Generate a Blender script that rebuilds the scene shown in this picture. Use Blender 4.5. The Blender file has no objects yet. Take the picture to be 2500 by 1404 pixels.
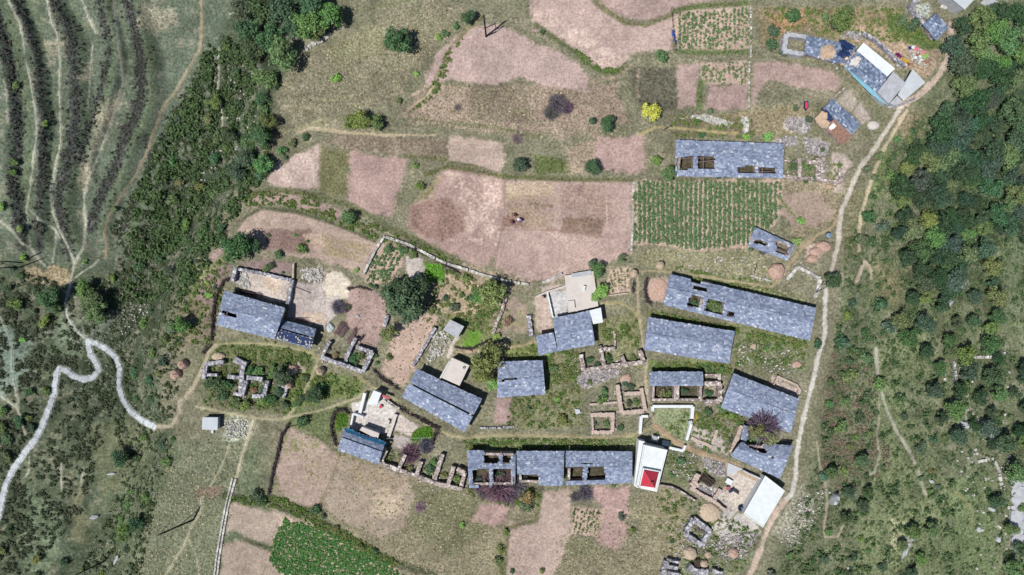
import bpy, bmesh, math, random
import numpy as np
from mathutils import Vector, Matrix
S=.08; CAMZ=140.; CX,CY=1250.,702.          # metres per photo pixel at z=0, drone height, photo centre
SC=bpy.context.scene; COL=SC.collection; R=math.radians
EXPO=.47; EL=1.06*2**.4                     # radiance of a sunlit white ground
rnd=random.Random(7)
def lin(c):
    c=np.asarray(c,float)/255.; return np.where(c<=.04045,c/12.92,((c+.055)/1.055)**2.4)
def alb(c,k=1.): return tuple(float(min(.9,v)) for v in lin(c)/EL/k)
# ------------------------------------------------------------------ noise
_T=np.random.RandomState(3).rand(8,256,256)
def vn(x,y,k=0):
    x=np.asarray(x,float);y=np.asarray(y,float)
    xi=np.floor(x).astype(int);yi=np.floor(y).astype(int);fx=x-xi;fy=y-yi
    fx=fx*fx*(3-2*fx);fy=fy*fy*(3-2*fy);t=_T[k%8]
    a=t[yi&255,xi&255];b=t[yi&255,(xi+1)&255];c=t[(yi+1)&255,xi&255];d=t[(yi+1)&255,(xi+1)&255]
    return (a*(1-fx)+b*fx)*(1-fy)+(c*(1-fx)+d*fx)*fy
def fbm(x,y,k=0,o=4):
    s=0.;a=.5;n=0.
    for i in range(o):
        s=s+a*vn(np.asarray(x)*2**i+17*i,np.asarray(y)*2**i+31*i,k+i);n+=a;a*=.55
    return s/n
def sst(a,b,x):
    t=np.clip((x-a)/(b-a),0,1); return t*t*(3-2*t)
# ------------------------------------------------------------------ terrain
SPUR=((-900,900),(-300,860),(0,770),(100,725),(200,700),(330,665),(450,600),(600,505),(700,455),(800,415),(900,395),(1000,410),(1080,450),(1200,385),(1404,335),(1800,250),(2400,150))
RIDGE=((-900,2420),(-300,2360),(130,2315),(250,2210),(450,2095),(560,2055),(800,2018),(1000,1980),(1170,1950),(1230,1925),(1404,1845),(1800,1700),(2400,1500))
BANDS=[ # terrace banks on the left hillside: polyline (x,y), width, drop
 ([(-20,0),(0,60),(15,110),(25,160),(36,220),(45,300),(42,380),(33,450),(45,520),(58,600)],34,1.6),
 ([(40,0),(68,60),(84,110),(98,180),(100,250),(112,290),(105,360),(103,430),(95,490),(88,540),(100,600)],26,1.7),
 ([(128,0),(160,50),(178,100),(176,150),(185,210),(182,290),(172,370),(155,440),(142,500),(152,560),(172,620)],36,1.7),
 ([(240,0),(256,60),(267,130),(250,200),(238,245),(222,300),(205,340),(198,400)],22,1.3),
 ([(308,0),(326,60),(341,130),(345,210),(336,270),(318,310),(300,350),(285,400),(262,450),(238,500),(222,560)],36,1.6),
 ([(352,330),(366,380),(360,430),(345,470),(315,520),(300,560)],20,1.)]
def _ip(tab,v): return np.interp(v,[p[0] for p in tab],[p[1] for p in tab])
def tz(x,y):
    u=CX+np.asarray(x,float)/S;v=CY-np.asarray(y,float)/S
    ue=_ip(SPUR,v);d=(ue-u)/150.
    z=-9*sst(0,1,d)
    lf=np.maximum(0,ue-150-u)*S;f=sst(680,560,v)
    z=z+np.minimum(lf*(.06*f+.2*(1-f)),25)
    for pl,w,dr in BANDS:
        xb=np.interp(v,[p[1] for p in pl],[p[0] for p in pl])
        z=z+dr*sst(w*.5,-w*.5,u-xb)*f*sst(pl[-1][1]+60,pl[-1][1],v)*(1 if pl[0][1]<50 else sst(pl[0][1]-70,pl[0][1]+20,v))
    r=np.maximum(0,u-_ip(RIDGE,v)-14)*S
    z=z-np.minimum(.3*r*sst(0,6,r),45)
    return z+(fbm(u/190,v/190,2,2)-.5)*.5
def T(x,y): return float(tz(x,y))
def un(px,py,z=0.):                       # photo pixel -> world x,y on the level z
    k=S*(CAMZ-z)/CAMZ; return ((px-CX)*k,-(py-CY)*k)
def gp(px,py,h=0.):                       # photo pixel -> world point h above the ground
    z=h
    for _ in range(6):
        x,y=un(px,py,z); z=T(x,y)+h
    return (x,y,z)
def pj(x,y,z): k=CAMZ/(CAMZ-z)/S; return (CX+x*k,CY-y*k)
def inpoly(p,poly):
    x,y=p;c=False;j=len(poly)-1
    for i in range(len(poly)):
        a,b=poly[i];d,e=poly[j]
        if (b>y)!=(e>y) and x<(d-a)*(y-b)/(e-b)+a:c=not c
        j=i
    return c
# ------------------------------------------------------------------ materials
MATS={}
def nodes(name):
    m=bpy.data.materials.new(name);m.use_nodes=True;nt=m.node_tree
    b=nt.nodes['Principled BSDF'];b.inputs['Roughness'].default_value=.9;b.inputs['Specular IOR Level'].default_value=.15
    return m,nt,b
def N(nt,t,**k):
    n=nt.nodes.new(t)
    for a,v in k.items():
        if hasattr(n,a): setattr(n,a,v)
        else: n.inputs[a.replace('_',' ')].default_value=v
    return n
def ramp(nt,stops,src):
    r=nt.nodes.new('ShaderNodeValToRGB');e=r.color_ramp.elements
    while len(e)<len(stops): e.new(.5)
    for q,(p,c) in zip(e,stops): q.position=p;q.color=(*c,1)
    nt.links.new(src,r.inputs[0]);return r.outputs[0]
def objco(nt): return nt.nodes.new('ShaderNodeTexCoord').outputs['Object']
def mat(name,c,var=.25,sc=1.5,rough=.9,c2=None,bump=.3,bs=8.):
    if name in MATS:return MATS[name]
    m,nt,b=nodes(name);b.inputs['Roughness'].default_value=rough
    n=N(nt,'ShaderNodeTexNoise',Scale=sc,Detail=5.,Roughness=.65);nt.links.new(objco(nt),n.inputs['Vector'])
    a=np.array(alb(c));z=np.array(alb(c2)) if c2 else a*(1+var)
    nt.links.new(ramp(nt,[(.3,tuple(a*(1-var))),(.5,tuple(a)),(.7,tuple(np.minimum(z,.9)))],n.outputs[0]),b.inputs[0])
    if bump:
        n2=N(nt,'ShaderNodeTexNoise',Scale=bs,Detail=3.);nt.links.new(objco(nt),n2.inputs['Vector'])
        bp=N(nt,'ShaderNodeBump',Strength=bump,Distance=.1);nt.links.new(n2.outputs[0],bp.inputs['Height']);nt.links.new(bp.outputs[0],b.inputs['Normal'])
    MATS[name]=m;return m
def stonemat(name,stops,sc=2.4,island=False,mottle=.35,tint=False):
    if name in MATS:return MATS[name]
    m,nt,b=nodes(name);b.inputs['Roughness'].default_value=.8
    co=objco(nt)
    if island: src=N(nt,'ShaderNodeNewGeometry').outputs['Random Per Island']
    else:
        v=N(nt,'ShaderNodeTexVoronoi',Scale=sc);nt.links.new(co,v.inputs['Vector'])
        sp=N(nt,'ShaderNodeSeparateColor');nt.links.new(v.outputs['Color'],sp.inputs[0]);src=sp.outputs[0]
    col=ramp(nt,[(p,alb(c)) for p,c in stops],src)
    n=N(nt,'ShaderNodeTexNoise',Scale=3.2,Detail=6.,Roughness=.75);nt.links.new(co,n.inputs['Vector'])
    f=N(nt,'ShaderNodeMapRange');f.inputs[1].default_value=.3;f.inputs[2].default_value=.7;f.inputs[3].default_value=1-mottle;f.inputs[4].default_value=1+mottle
    nt.links.new(n.outputs[0],f.inputs[0])
    n3=N(nt,'ShaderNodeTexNoise',Scale=.35,Detail=4.,Roughness=.6);nt.links.new(co,n3.inputs['Vector'])
    f3=N(nt,'ShaderNodeMapRange');f3.inputs[1].default_value=.3;f3.inputs[2].default_value=.7;f3.inputs[3].default_value=.9;f3.inputs[4].default_value=1.1
    nt.links.new(n3.outputs[0],f3.inputs[0])
    mu=N(nt,'ShaderNodeMath',operation='MULTIPLY');nt.links.new(f.outputs[0],mu.inputs[0]);nt.links.new(f3.outputs[0],mu.inputs[1])
    vm=N(nt,'ShaderNodeVectorMath',operation='SCALE');nt.links.new(col,vm.inputs[0]);nt.links.new(mu.outputs[0],vm.inputs['Scale'])
    nt.links.new(vm.outputs[0],b.inputs[0])
    MATS[name]=m;return m
def leafmat(name,trans=.2):
    m,nt,b=nodes(name);nt.nodes.remove(b);out=nt.nodes['Material Output']
    oc=nt.nodes.new('ShaderNodeObjectInfo').outputs['Color']
    g=N(nt,'ShaderNodeNewGeometry')
    f=N(nt,'ShaderNodeMapRange');f.inputs[3].default_value=.5;f.inputs[4].default_value=1.6;nt.links.new(g.outputs['Random Per Island'],f.inputs[0])
    n=N(nt,'ShaderNodeTexNoise',Scale=.9,Detail=3.);nt.links.new(g.outputs['Position'],n.inputs['Vector'])
    hs=N(nt,'ShaderNodeHueSaturation');nt.links.new(oc,hs.inputs['Color'])
    h=N(nt,'ShaderNodeMapRange');h.inputs[1].default_value=.3;h.inputs[2].default_value=.7;h.inputs[3].default_value=.483;h.inputs[4].default_value=.517;nt.links.new(n.outputs[0],h.inputs[0]);nt.links.new(h.outputs[0],hs.inputs['Hue'])
    nt.links.new(f.outputs[0],hs.inputs['Value'])
    d=nt.nodes.new('ShaderNodeBsdfDiffuse');t=nt.nodes.new('ShaderNodeBsdfTranslucent');x=nt.nodes.new('ShaderNodeMixShader');x.inputs[0].default_value=trans
    nt.links.new(hs.outputs[0],d.inputs[0]);nt.links.new(hs.outputs[0],t.inputs[0]);nt.links.new(d.outputs[0],x.inputs[1]);nt.links.new(t.outputs[0],x.inputs[2]);nt.links.new(x.outputs[0],out.inputs[0])
    MATS[name]=m;return m
LEAF=leafmat('leaf',.22);TWIG=leafmat('twig',0.)
SLATE=stonemat('slate',[(0,(118,131,158)),(.3,(140,152,179)),(.7,(156,168,194)),(.95,(176,187,208)),(1,(218,224,234))],island=True,mottle=.2)
SLATE2=stonemat('slate_dark',[(0,(96,110,136)),(.4,(120,135,162)),(.75,(142,156,182)),(.94,(180,192,212)),(1,(220,228,238))],island=True,mottle=.25)
DECK=mat('roof_deck',(88,84,88),.3,2.)
STONE=stonemat('stone_wall',[(0,(126,116,116)),(.4,(168,153,147)),(.75,(192,179,172)),(1,(236,230,226))],2.6)
GREYST=stonemat('grey_stone_wall',[(0,(118,118,128)),(.4,(158,157,166)),(.75,(184,183,190)),(1,(228,230,236))],2.6)
MUDW=mat('mud_wall',(204,186,174),.25,2.2)
RUB=stonemat('rubble_stone',[(0,(128,122,126)),(.4,(165,158,160)),(.8,(192,186,184)),(1,(222,218,214))],island=True)
PALEST=stonemat('pale_stone',[(0,(170,168,165)),(.6,(200,198,192)),(1,(228,226,220))],island=True)
CONC=mat('concrete',(222,214,209),.13,.7,c2=(226,220,214),bump=.1)
CONCB=mat('pale_concrete',(206,212,218),.1,.5,bump=.08)
CONCG=mat('grey_concrete',(188,191,198),.22,1.0,bump=.1)
WHITE=mat('white_paint',(238,243,246),.1,1.1,bump=.05)
WHITER=mat('white_roof',(236,243,246),.1,.9,bump=.05)
RED=mat('red_paint',(226,70,92),.08,1.2,bump=.05)
REDT=mat('red_trim',(196,110,116),.1,2.)
TIMB=mat('timber',(128,108,108),.35,3.)
DTIMB=mat('dark_timber',(78,66,72),.3,4.)
STRAW=mat('straw',(208,188,164),.22,3.4,c2=(232,216,196),bump=.8)
STRAWR=mat('rust_straw',(202,170,154),.22,3.4,c2=(228,204,190),bump=.8)
MUD=mat('mud_roof',(200,176,152),.25,1.2)
MUDR=mat('red_mud',(152,120,106),.42,2.6)
BLUET=mat('dark_blue_tarp',(40,58,100),.35,1.2,rough=.55)
SKYT=mat('light_blue_sheet',(140,196,218),.15,.8,rough=.5)
CYAN=mat('blue_sheet',(52,112,150),.3,1.,rough=.5)
BARK=mat('bark',(92,80,74),.3,5.)
PURP=mat('purple_cloth',(110,40,90),.2,3.);YEL=mat('yellow_cloth',(205,165,40),.2,3.);ORG=mat('brown_cloth',(150,90,60),.2,3.);BLU=mat('blue_cloth',(36,60,120),.2,3.)
STEEL=mat('dark_metal',(58,52,58),.2,4.,rough=.6);CEMP=mat('cement_pole',(150,146,150),.15,4.)
# ------------------------------------------------------------------ mesh helpers
class MB:
    def __init__(s): s.v=[];s.f=[];s.m=[]
    def face(s,ps,mi=0):
        i=len(s.v);s.v+= [tuple(p) for p in ps];s.f.append(tuple(range(i,i+len(ps))));s.m.append(mi)
    def hexa(s,b,t,mi=0):                                   # two quads, bottom and top
        i=len(s.v);s.v+=[tuple(p) for p in b]+[tuple(p) for p in t]
        for q in ((3,2,1,0),(4,5,6,7),(0,1,5,4),(1,2,6,5),(2,3,7,6),(3,0,4,7)): s.f.append(tuple(i+k for k in q));s.m.append(mi)
    def prism(s,poly,z0,z1,mi=0):
        n=len(poly);i=len(s.v);a=sum(poly[k][0]*poly[(k+1)%n][1]-poly[(k+1)%n][0]*poly[k][1] for k in range(n))
        if a<0: poly=poly[::-1]
        zz=z1 if hasattr(z1,'__len__') else [z1]*n
        if a<0 and hasattr(z1,'__len__'): zz=zz[::-1]
        s.v+=[(p[0],p[1],z0) for p in poly]+[(p[0],p[1],z) for p,z in zip(poly,zz)]
        s.f.append(tuple(range(i+n-1,i-1,-1)));s.f.append(tuple(range(i+n,i+2*n)));s.m+=[mi]*(n+2)
        for k in range(n):
            j=(k+1)%n;s.f.append((i+k,i+j,i+n+j,i+n+k))
    def box(s,cx,cy,z0,lx,ly,lz,a=0,mi=0):
        c,t=math.cos(a),math.sin(a)
        s.prism([(cx+c*x-t*y,cy+t*x+c*y) for x,y in ((-lx/2,-ly/2),(lx/2,-ly/2),(lx/2,ly/2),(-lx/2,ly/2))],z0,z0+lz,mi)
    def tube(s,p,q,r,r2=None,n=6,mi=0):
        p=Vector(p);q=Vector(q);d=(q-p);r2=r if r2 is None else r2
        a=d.orthogonal().normalized();b=d.normalized().cross(a);i=len(s.v)
        for o,rr in ((p,r),(q,r2)):
            for k in range(n):
                t=2*math.pi*k/n;s.v.append(tuple(o+a*math.cos(t)*rr+b*math.sin(t)*rr))
        for k in range(n): j=(k+1)%n;s.f.append((i+k,i+j,i+n+j,i+n+k));s.m.append(mi)
        s.f.append(tuple(range(i+n-1,i-1,-1)));s.f.append(tuple(range(i+n,i+2*n)));s.m+=[mi]*2
    def build(s,name,mats,parent=None,org=None,smooth=False):
        me=bpy.data.meshes.new(name);v=s.v
        if org is None: org=parent.location if parent else (Vector(np.mean(np.array(v),0)) if v else Vector())
        org=Vector(org);base=Vector((org[0],org[1],org[2]))
        me.from_pydata([(a[0]-base[0],a[1]-base[1],a[2]-base[2]) for a in v],[],s.f)
        for m in (mats if isinstance(mats,(list,tuple)) else [mats]): me.materials.append(m)
        me.polygons.foreach_set('material_index',s.m)
        if smooth: me.polygons.foreach_set('use_smooth',[True]*len(s.f))
        o=bpy.data.objects.new(name,me);COL.objects.link(o)
        if parent: o.parent=parent
        else: o.location=base
        return o
def tag(o,label=None,cat=None,group=None,kind=None):
    for k,v in (('label',label),('category',cat),('group',group),('kind',kind)):
        if v:o[k]=v
    return o
def thing(name,loc,label,cat,group=None):
    o=bpy.data.objects.new(name,None);COL.objects.link(o);o.location=loc;o.empty_display_size=.3
    return tag(o,label,cat,group)
def npmesh(name,V,F,m,parent=None,smooth=False):
    me=bpy.data.meshes.new(name);V=np.asarray(V,np.float32);F=np.asarray(F,np.int32);k=F.shape[1]
    me.vertices.add(len(V));me.vertices.foreach_set('co',V.ravel());me.loops.add(F.size);me.loops.foreach_set('vertex_index',F.ravel())
    me.polygons.add(len(F));me.polygons.foreach_set('loop_start',np.arange(0,F.size,k,dtype=np.int32))
    if smooth: me.polygons.foreach_set('use_smooth',np.ones(len(F),bool))
    me.update(calc_edges=True)
    if m: me.materials.append(m)
    o=bpy.data.objects.new(name,me);COL.objects.link(o)
    if parent:o.parent=parent
    return o
def cen(poly): return (sum(p[0] for p in poly)/len(poly),sum(p[1] for p in poly)/len(poly))
def inset(poly,d):
    n=len(poly);a=sum(poly[k][0]*poly[(k+1)%n][1]-poly[(k+1)%n][0]*poly[k][1] for k in range(n));sg=1 if a>0 else -1;out=[]
    for k in range(n):
        p0,p1,p2=Vector(poly[k-1]),Vector(poly[k]),Vector(poly[(k+1)%n])
        e1=(p1-p0).normalized();e2=(p2-p1).normalized();n1=Vector((-e1.y,e1.x))*sg;n2=Vector((-e2.y,e2.x))*sg
        b=(n1+n2);b=b/max(.4,b.length_squared)*2;out.append(tuple(p1+b*d))
    return out
# ------------------------------------------------------------------ ground: one height field, colour zones of the land itself
st=.22
def axis(h):
    a=list(np.arange(-h,h+st/2,st));d=st;e=h
    while e<700: d=min(d*1.16,60);e+=d;a=[-e]+a+[e]
    return np.array(a)
XS,YS=axis(113.),axis(64.)
GX,GY=np.meshgrid(XS,YS);GZ=tz(GX,GY)
K=CAMZ/(CAMZ-GZ)/S;GU=CX+GX*K;GV=CY-GY*K
NC=fbm(GU/26,GV/26,1,4);ND=fbm(GU/7,GV/7,4,3);NE=fbm(GU/75,GV/75,5,4)
CC=np.zeros(GX.shape+(3,));GR=np.full(GX.shape,.8)
def sl(pts,mg):
    u=[p[0] for p in pts];v=[p[1] for p in pts];w=[];h=[]
    for z in (-16,4):
        for x,y in ((min(u)-mg,min(v)-mg),(max(u)+mg,max(v)+mg)):
            X,Y=un(x,y,z);w.append(X);h.append(Y)
    i0,i1=np.searchsorted(XS,(min(w),max(w)));j0,j1=np.searchsorted(YS,(min(h),max(h)))
    return slice(max(0,j0-1),j1+1),slice(max(0,i0-1),i1+1)
def segd(u,v,pts,closed):
    d=np.full(u.shape,1e9);ins=np.zeros(u.shape,bool);n=len(pts)
    for k in range(n if closed else n-1):
        (a,b),(c,e)=pts[k],pts[(k+1)%n];dx,dy=c-a,e-b
        t=np.clip(((u-a)*dx+(v-b)*dy)/(dx*dx+dy*dy+1e-9),0,1);d=np.minimum(d,(u-a-t*dx)**2+(v-b-t*dy)**2)
        if closed and dy!=0:
            ins^=((b>v)!=(e>v))&(u<dx*(v-b)/dy+a)
    d=np.sqrt(d);return np.where(ins,d,-d) if closed else d
SHEETS=[]
def paint(pts,c,fe=4,na=6,al=1.,var=.14,gr=None,sheet=None,label=None,spot=None,line=None,stripe=None):
    s=sl(pts,30+(line or 0))
    u,v=GU[s],GV[s]
    if u.size==0:return
    d=segd(u,v,pts,line is None)
    if line is not None: d=line/2-d
    d=d+((NC[s]-.5)*1.3+(ND[s]-.5)*.9)*2*na
    m=sst(-fe,fe,d)*al
    if spot: m=m*sst(spot-.07,spot+.07,ND[s]*.6+NC[s]*.4)
    if stripe: v2=(u*math.cos(stripe)+v*math.sin(stripe));var2=.09*np.sin(v2*1.05+6*NC[s])*sst(.35,.6,NE[s]*.5+NC[s]*.5)
    else: var2=0
    k=1+var2+var*((NE[s]-.5)*1.6+(NC[s]-.5)*1.2+(ND[s]-.5)*.8)*2
    CC[s]=CC[s]*(1-m[...,None])+lin(c)*k[...,None]*m[...,None]
    if gr is not None: GR[s]=GR[s]*(1-m)+gr*m
    if sheet: SHEETS.append((sheet,s,d>0,label))
ROADS=[]
def road(pts,w,c,**k):
    ROADS.append((pts,w))
    a=dict(fe=1.8,na=2.2,var=.16,gr=.35,line=w);a.update(k);paint(pts,c,**a)
# base zones
base=np.zeros_like(CC)
def zone(mask,c,var=.25):
    k=1+var*((NE-.5)*1.5+(NC-.5)*1.2)*2
    global CC;CC=CC*(1-mask[...,None])+lin(c)*k[...,None]*mask[...,None]
zone(np.ones_like(GU),(134,132,110),.2)
ue=_ip(SPUR,GV);ur=_ip(RIDGE,GV)
jj=(NC-.5)*50
zone(sst(0,30,ue-GU+jj),(86,97,78),.4)                                        # gully scrub
zone(sst(0,40,ue-165-GU+jj)*sst(690,600,GV+jj),(109,121,104),.2)              # left terraces
zone(sst(0,40,ue-190-GU+jj)*sst(700,800,GV+jj)*.8,(92,102,82),.45)
zone(sst(0,30,GU-ur-8+jj*.6),(120,128,100),.26)                                 # right slope
zone(sst(0,60,GU-ur-140+jj)*sst(800,600,GV+jj),(82,96,72),.3)
zone(sst(250,330,GU)*sst(700,600,GU+jj)*sst(1040,1110,GV+jj),(108,119,94),.2)
zone(sst(.52,.68,NC*.5+ND*.5)*.4,(170,160,142),.1)
zone(sst(.52,.68,fbm(GU/40,GV/40,6,5))*.28,(98,106,78),.2)
exec_paint=None
# ------------------------------------------------------------------ left hillside: dark banks between the terraces, pale goat tracks
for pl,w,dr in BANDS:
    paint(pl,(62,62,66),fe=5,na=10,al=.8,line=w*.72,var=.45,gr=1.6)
    paint([(x+w*.75,y) for x,y in pl],(102,117,88),fe=9,na=9,al=.6,line=w*.6)
PALE=(188,188,170)
TR=[([(20,0),(50,60),(60,130),(75,200),(85,260),(90,320),(82,380),(75,450),(65,510),(68,560),(75,600)],3.5),
([(115,0),(125,50),(142,90),(147,150),(145,220),(148,300),(148,350),(135,410),(123,470),(130,520),(145,560),(165,600),(182,640),(172,690)],5),
([(200,0),(215,40),(235,80)],4),([(226,110),(220,200),(213,270)],4),
([(278,0),(283,60),(295,140),(300,200),(275,290),(240,380),(215,440),(205,480),(210,540),(205,600),(185,640)],6),
([(0,150),(15,220),(20,300)],3),([(0,540),(25,560),(55,595),(75,605),(95,630),(110,650)],5),([(70,510),(95,535),(135,560),(145,580)],4),
([(138,560),(135,600),(128,640)],3),([(175,685),(200,665),(225,650),(240,635)],5),([(535,115),(533,150),(535,185),(532,218)],4),([(541,240),(543,300),(540,315)],3),
([(0,775),(10,795),(25,830),(30,860),(28,900),(33,930)],4),([(0,965),(15,975),(40,995),(45,980),(35,940),(32,920)],6),([(42,990),(50,1020),(62,1060)],5),
([(203,1155),(195,1200),(182,1230)],4),([(150,1130),(150,1200)],3),([(72,1115),(70,1150),(62,1165)],3)]
for p,w in TR: road(p,w+.5,PALE,al=.9,sheet='goat_track')
P6=[(492,0),(493,80),(488,120),(460,170),(430,220),(400,260),(380,310),(355,380),(330,430),(295,480),(265,530),(255,570),(262,600),(258,630)]
road(P6,8,(166,156,132),sheet='dirt_path')
road([(615,0),(600,20),(560,35)],5,PALE,al=.8)
for q in [[(345,10),(430,20),(440,60),(380,85),(340,60)],[(190,190),(215,160),(235,185),(225,200),(195,205)],[(235,250),(300,230),(260,330),(230,390),(200,460),(190,440),(220,350)],[(110,110),(140,100),(145,150),(118,170)]]:
    paint(q,(182,174,152),fe=12,na=16,al=.6,gr=1.1)
paint([(60,660),(160,650),(175,690),(110,695),(65,690)],(176,160,130),fe=8,na=10,al=.8,gr=1.2)
paint([(0,790),(70,830),(60,930),(0,960)],(140,160,150),fe=14,na=18,al=.6)
paint([(100,800),(180,860),(290,780),(330,720),(300,700),(240,800)],(150,156,150),fe=14,na=16,al=.4,gr=1.3)
for q in [[(150,770),(230,860),(100,880)],[(60,1190),(120,1230),(110,1404),(50,1404)],[(110,1200),(150,1260),(140,1350),(100,1330)]]: paint(q,(132,150,122),fe=14,na=18,al=.5)
paint([(230,1040),(330,1010),(370,1080),(340,1180),(250,1210),(215,1100)],(118,124,96),fe=12,na=14,al=.7)
paint([(170,1210),(205,1170),(215,1330),(180,1330)],(128,128,100),fe=8,na=9,al=.7)
for q in [[(600,170),(640,150),(640,220),(600,260)],[(590,310),(640,300),(600,370),(540,380)]]: paint(q,(160,160,148),fe=10,na=14,al=.4,gr=1.3)
# lower left grass
paint([(450,1090),(560,1060),(600,1120),(560,1300),(520,1404),(320,1404),(380,1230)],(124,128,106),fe=12,na=12,al=.8,gr=.95)
paint([(480,1190),(540,1190),(530,1215),(470,1215)],(140,118,106),fe=6,na=8,al=.7)
paint([(540,1030),(600,1020),(605,1070),(550,1075)],(180,186,170),fe=8,na=9,al=.8,gr=1.3)
# ------------------------------------------------------------------ village meadows and gardens
GRN=(108,118,78)
for q,c,a in [
 ([(760,130),(930,40),(1060,0),(1150,30),(1060,120),(960,250),(720,290),(690,200)],(140,135,114),.8),
 ([(780,120),(930,60),(970,120),(820,170)],(150,150,116),.5),
 ([(1040,210),(1220,205),(1330,205),(1430,215),(1500,200),(1530,300),(1300,330),(1000,300),(980,270)],(160,143,129),.9),
 ([(1140,205),(1280,200),(1300,300),(1150,290)],(124,116,98),.6),
 ([(1530,160),(1655,165),(1655,270),(1560,270)],(106,104,90),.9),
 ([(1380,270),(1450,260),(1460,330),(1350,340),(1340,300)],(178,158,144),.5),
 ([(780,360),(855,370),(848,480),(780,470)],(112,112,78),.8),
 ([(820,320),(1090,335),(1095,390),(900,370),(790,355)],(140,126,112),.8),
 ([(1300,380),(1380,385),(1395,420),(1310,425)],(92,104,60),.9),
 ([(1380,360),(1460,340),(1470,415),(1390,425)],(178,158,140),.6),
 ([(640,520),(560,600),(500,650),(430,760),(400,850),(470,840),(520,760),(540,660),(600,560)],(128,136,92),.7),
 ([(430,760),(500,700),(530,720),(520,830),(440,850)],(140,122,112),.6),
 ([(500,830),(780,860),(760,900),(500,880)],GRN,.8),([(490,880),(720,880),(780,940),(700,1010),(500,990),(470,940)],(104,108,82),.8),
 ([(720,900),(900,920),(880,960),(700,1010)],(108,128,68),.7),([(560,830),(680,840),(690,855),(560,850)],(92,106,62),.6),
 ([(700,1000),(850,980),(830,1060),(800,1080),(700,1035)],(100,116,72),.7),
 ([(1080,730),(1200,700),(1240,740),(1200,850),(1100,840)],(116,126,78),.8),
 ([(1130,640),(1300,690),(1250,710),(1120,700)],(176,158,138),.6),
 ([(1060,660),(1180,690),(1160,780),(1060,760)],(190,168,146),.7),
 ([(1140,1070),(1550,1065),(1550,1100),(1140,1105)],(112,126,84),.85),
 ([(1230,840),(1420,860),(1420,1040),(1240,1050)],(126,128,96),.8),([(1240,840),(1320,830),(1310,880),(1230,880)],(126,140,76),.6),
 ([(1450,780),(1560,760),(1575,900),(1460,900)],(128,132,92),.7),
 ([(1575,880),(1780,880),(1790,920),(1580,905)],(112,126,80),.9),
 ([(1790,810),(1990,830),(1980,900),(1900,930),(1790,890)],(124,128,98),.8),([(1790,770),(1980,830),(1960,850),(1800,800)],(104,120,64),.5),
 ([(1600,1000),(1690,1000),(1680,1080),(1600,1050)],(142,152,116),.9),
 ([(1580,755),(1800,800),(1780,815),(1580,775)],(116,124,72),.8),
 ([(1550,610),(1840,610),(1900,690),(1640,665),(1550,650)],(150,148,118),.8),([(1680,660),(1860,690),(1990,750),(1800,720)],(110,122,76),.7),
 ([(1900,440),(2070,440),(2040,540),(1960,600),(1930,560)],(158,146,122),.8),
 ([(1840,265),(1990,260),(1930,330),(1850,330),(1640,300)],(152,140,112),.8),([(1640,280),(1840,290),(1840,335),(1640,335)],(118,112,90),.7),
 ([(1850,20),(2200,20),(2220,110),(2080,100),(1960,80),(1860,110)],(150,134,104),.7),([(1880,40),(1960,20),(1970,60),(1900,80)],(190,152,116),.7),
 ([(2080,60),(2230,90),(2300,130),(2260,190),(2200,160),(2090,95)],(184,160,138),.7),
 ([(2160,20),(2300,110),(2270,130),(2170,80)],(84,104,56),.9),
 ([(1640,1160),(1560,1210),(1560,1404),(1690,1404),(1690,1260)],(142,136,112),.8),
 ([(1640,1080),(1700,1100),(1700,1180),(1620,1190)],(112,122,88),.7),
 ([(1680,1290),(1860,1290),(1820,1404),(1640,1404)],(120,126,98),.8),
 ([(690,1045),(860,1110),(1140,1190),(1330,1210),(1240,1404),(1000,1404),(800,1260),(660,1210)],(146,138,115),.8),
 ([(1000,1180),(1160,1200),(1180,1300),(1100,1360),(1000,1290)],(116,118,90),.7),
 ([(1350,1300),(1450,1330),(1700,1300),(1650,1404),(1340,1404)],(144,136,114),.7),
 ([(1380,1310),(1450,1330),(1450,1360),(1390,1360)],(110,112,84),.6)]:
    paint(q,c,fe=7,na=8,al=a,var=.2,gr=.9)
SOIL=(192,166,155);LS=(204,182,170)
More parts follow.
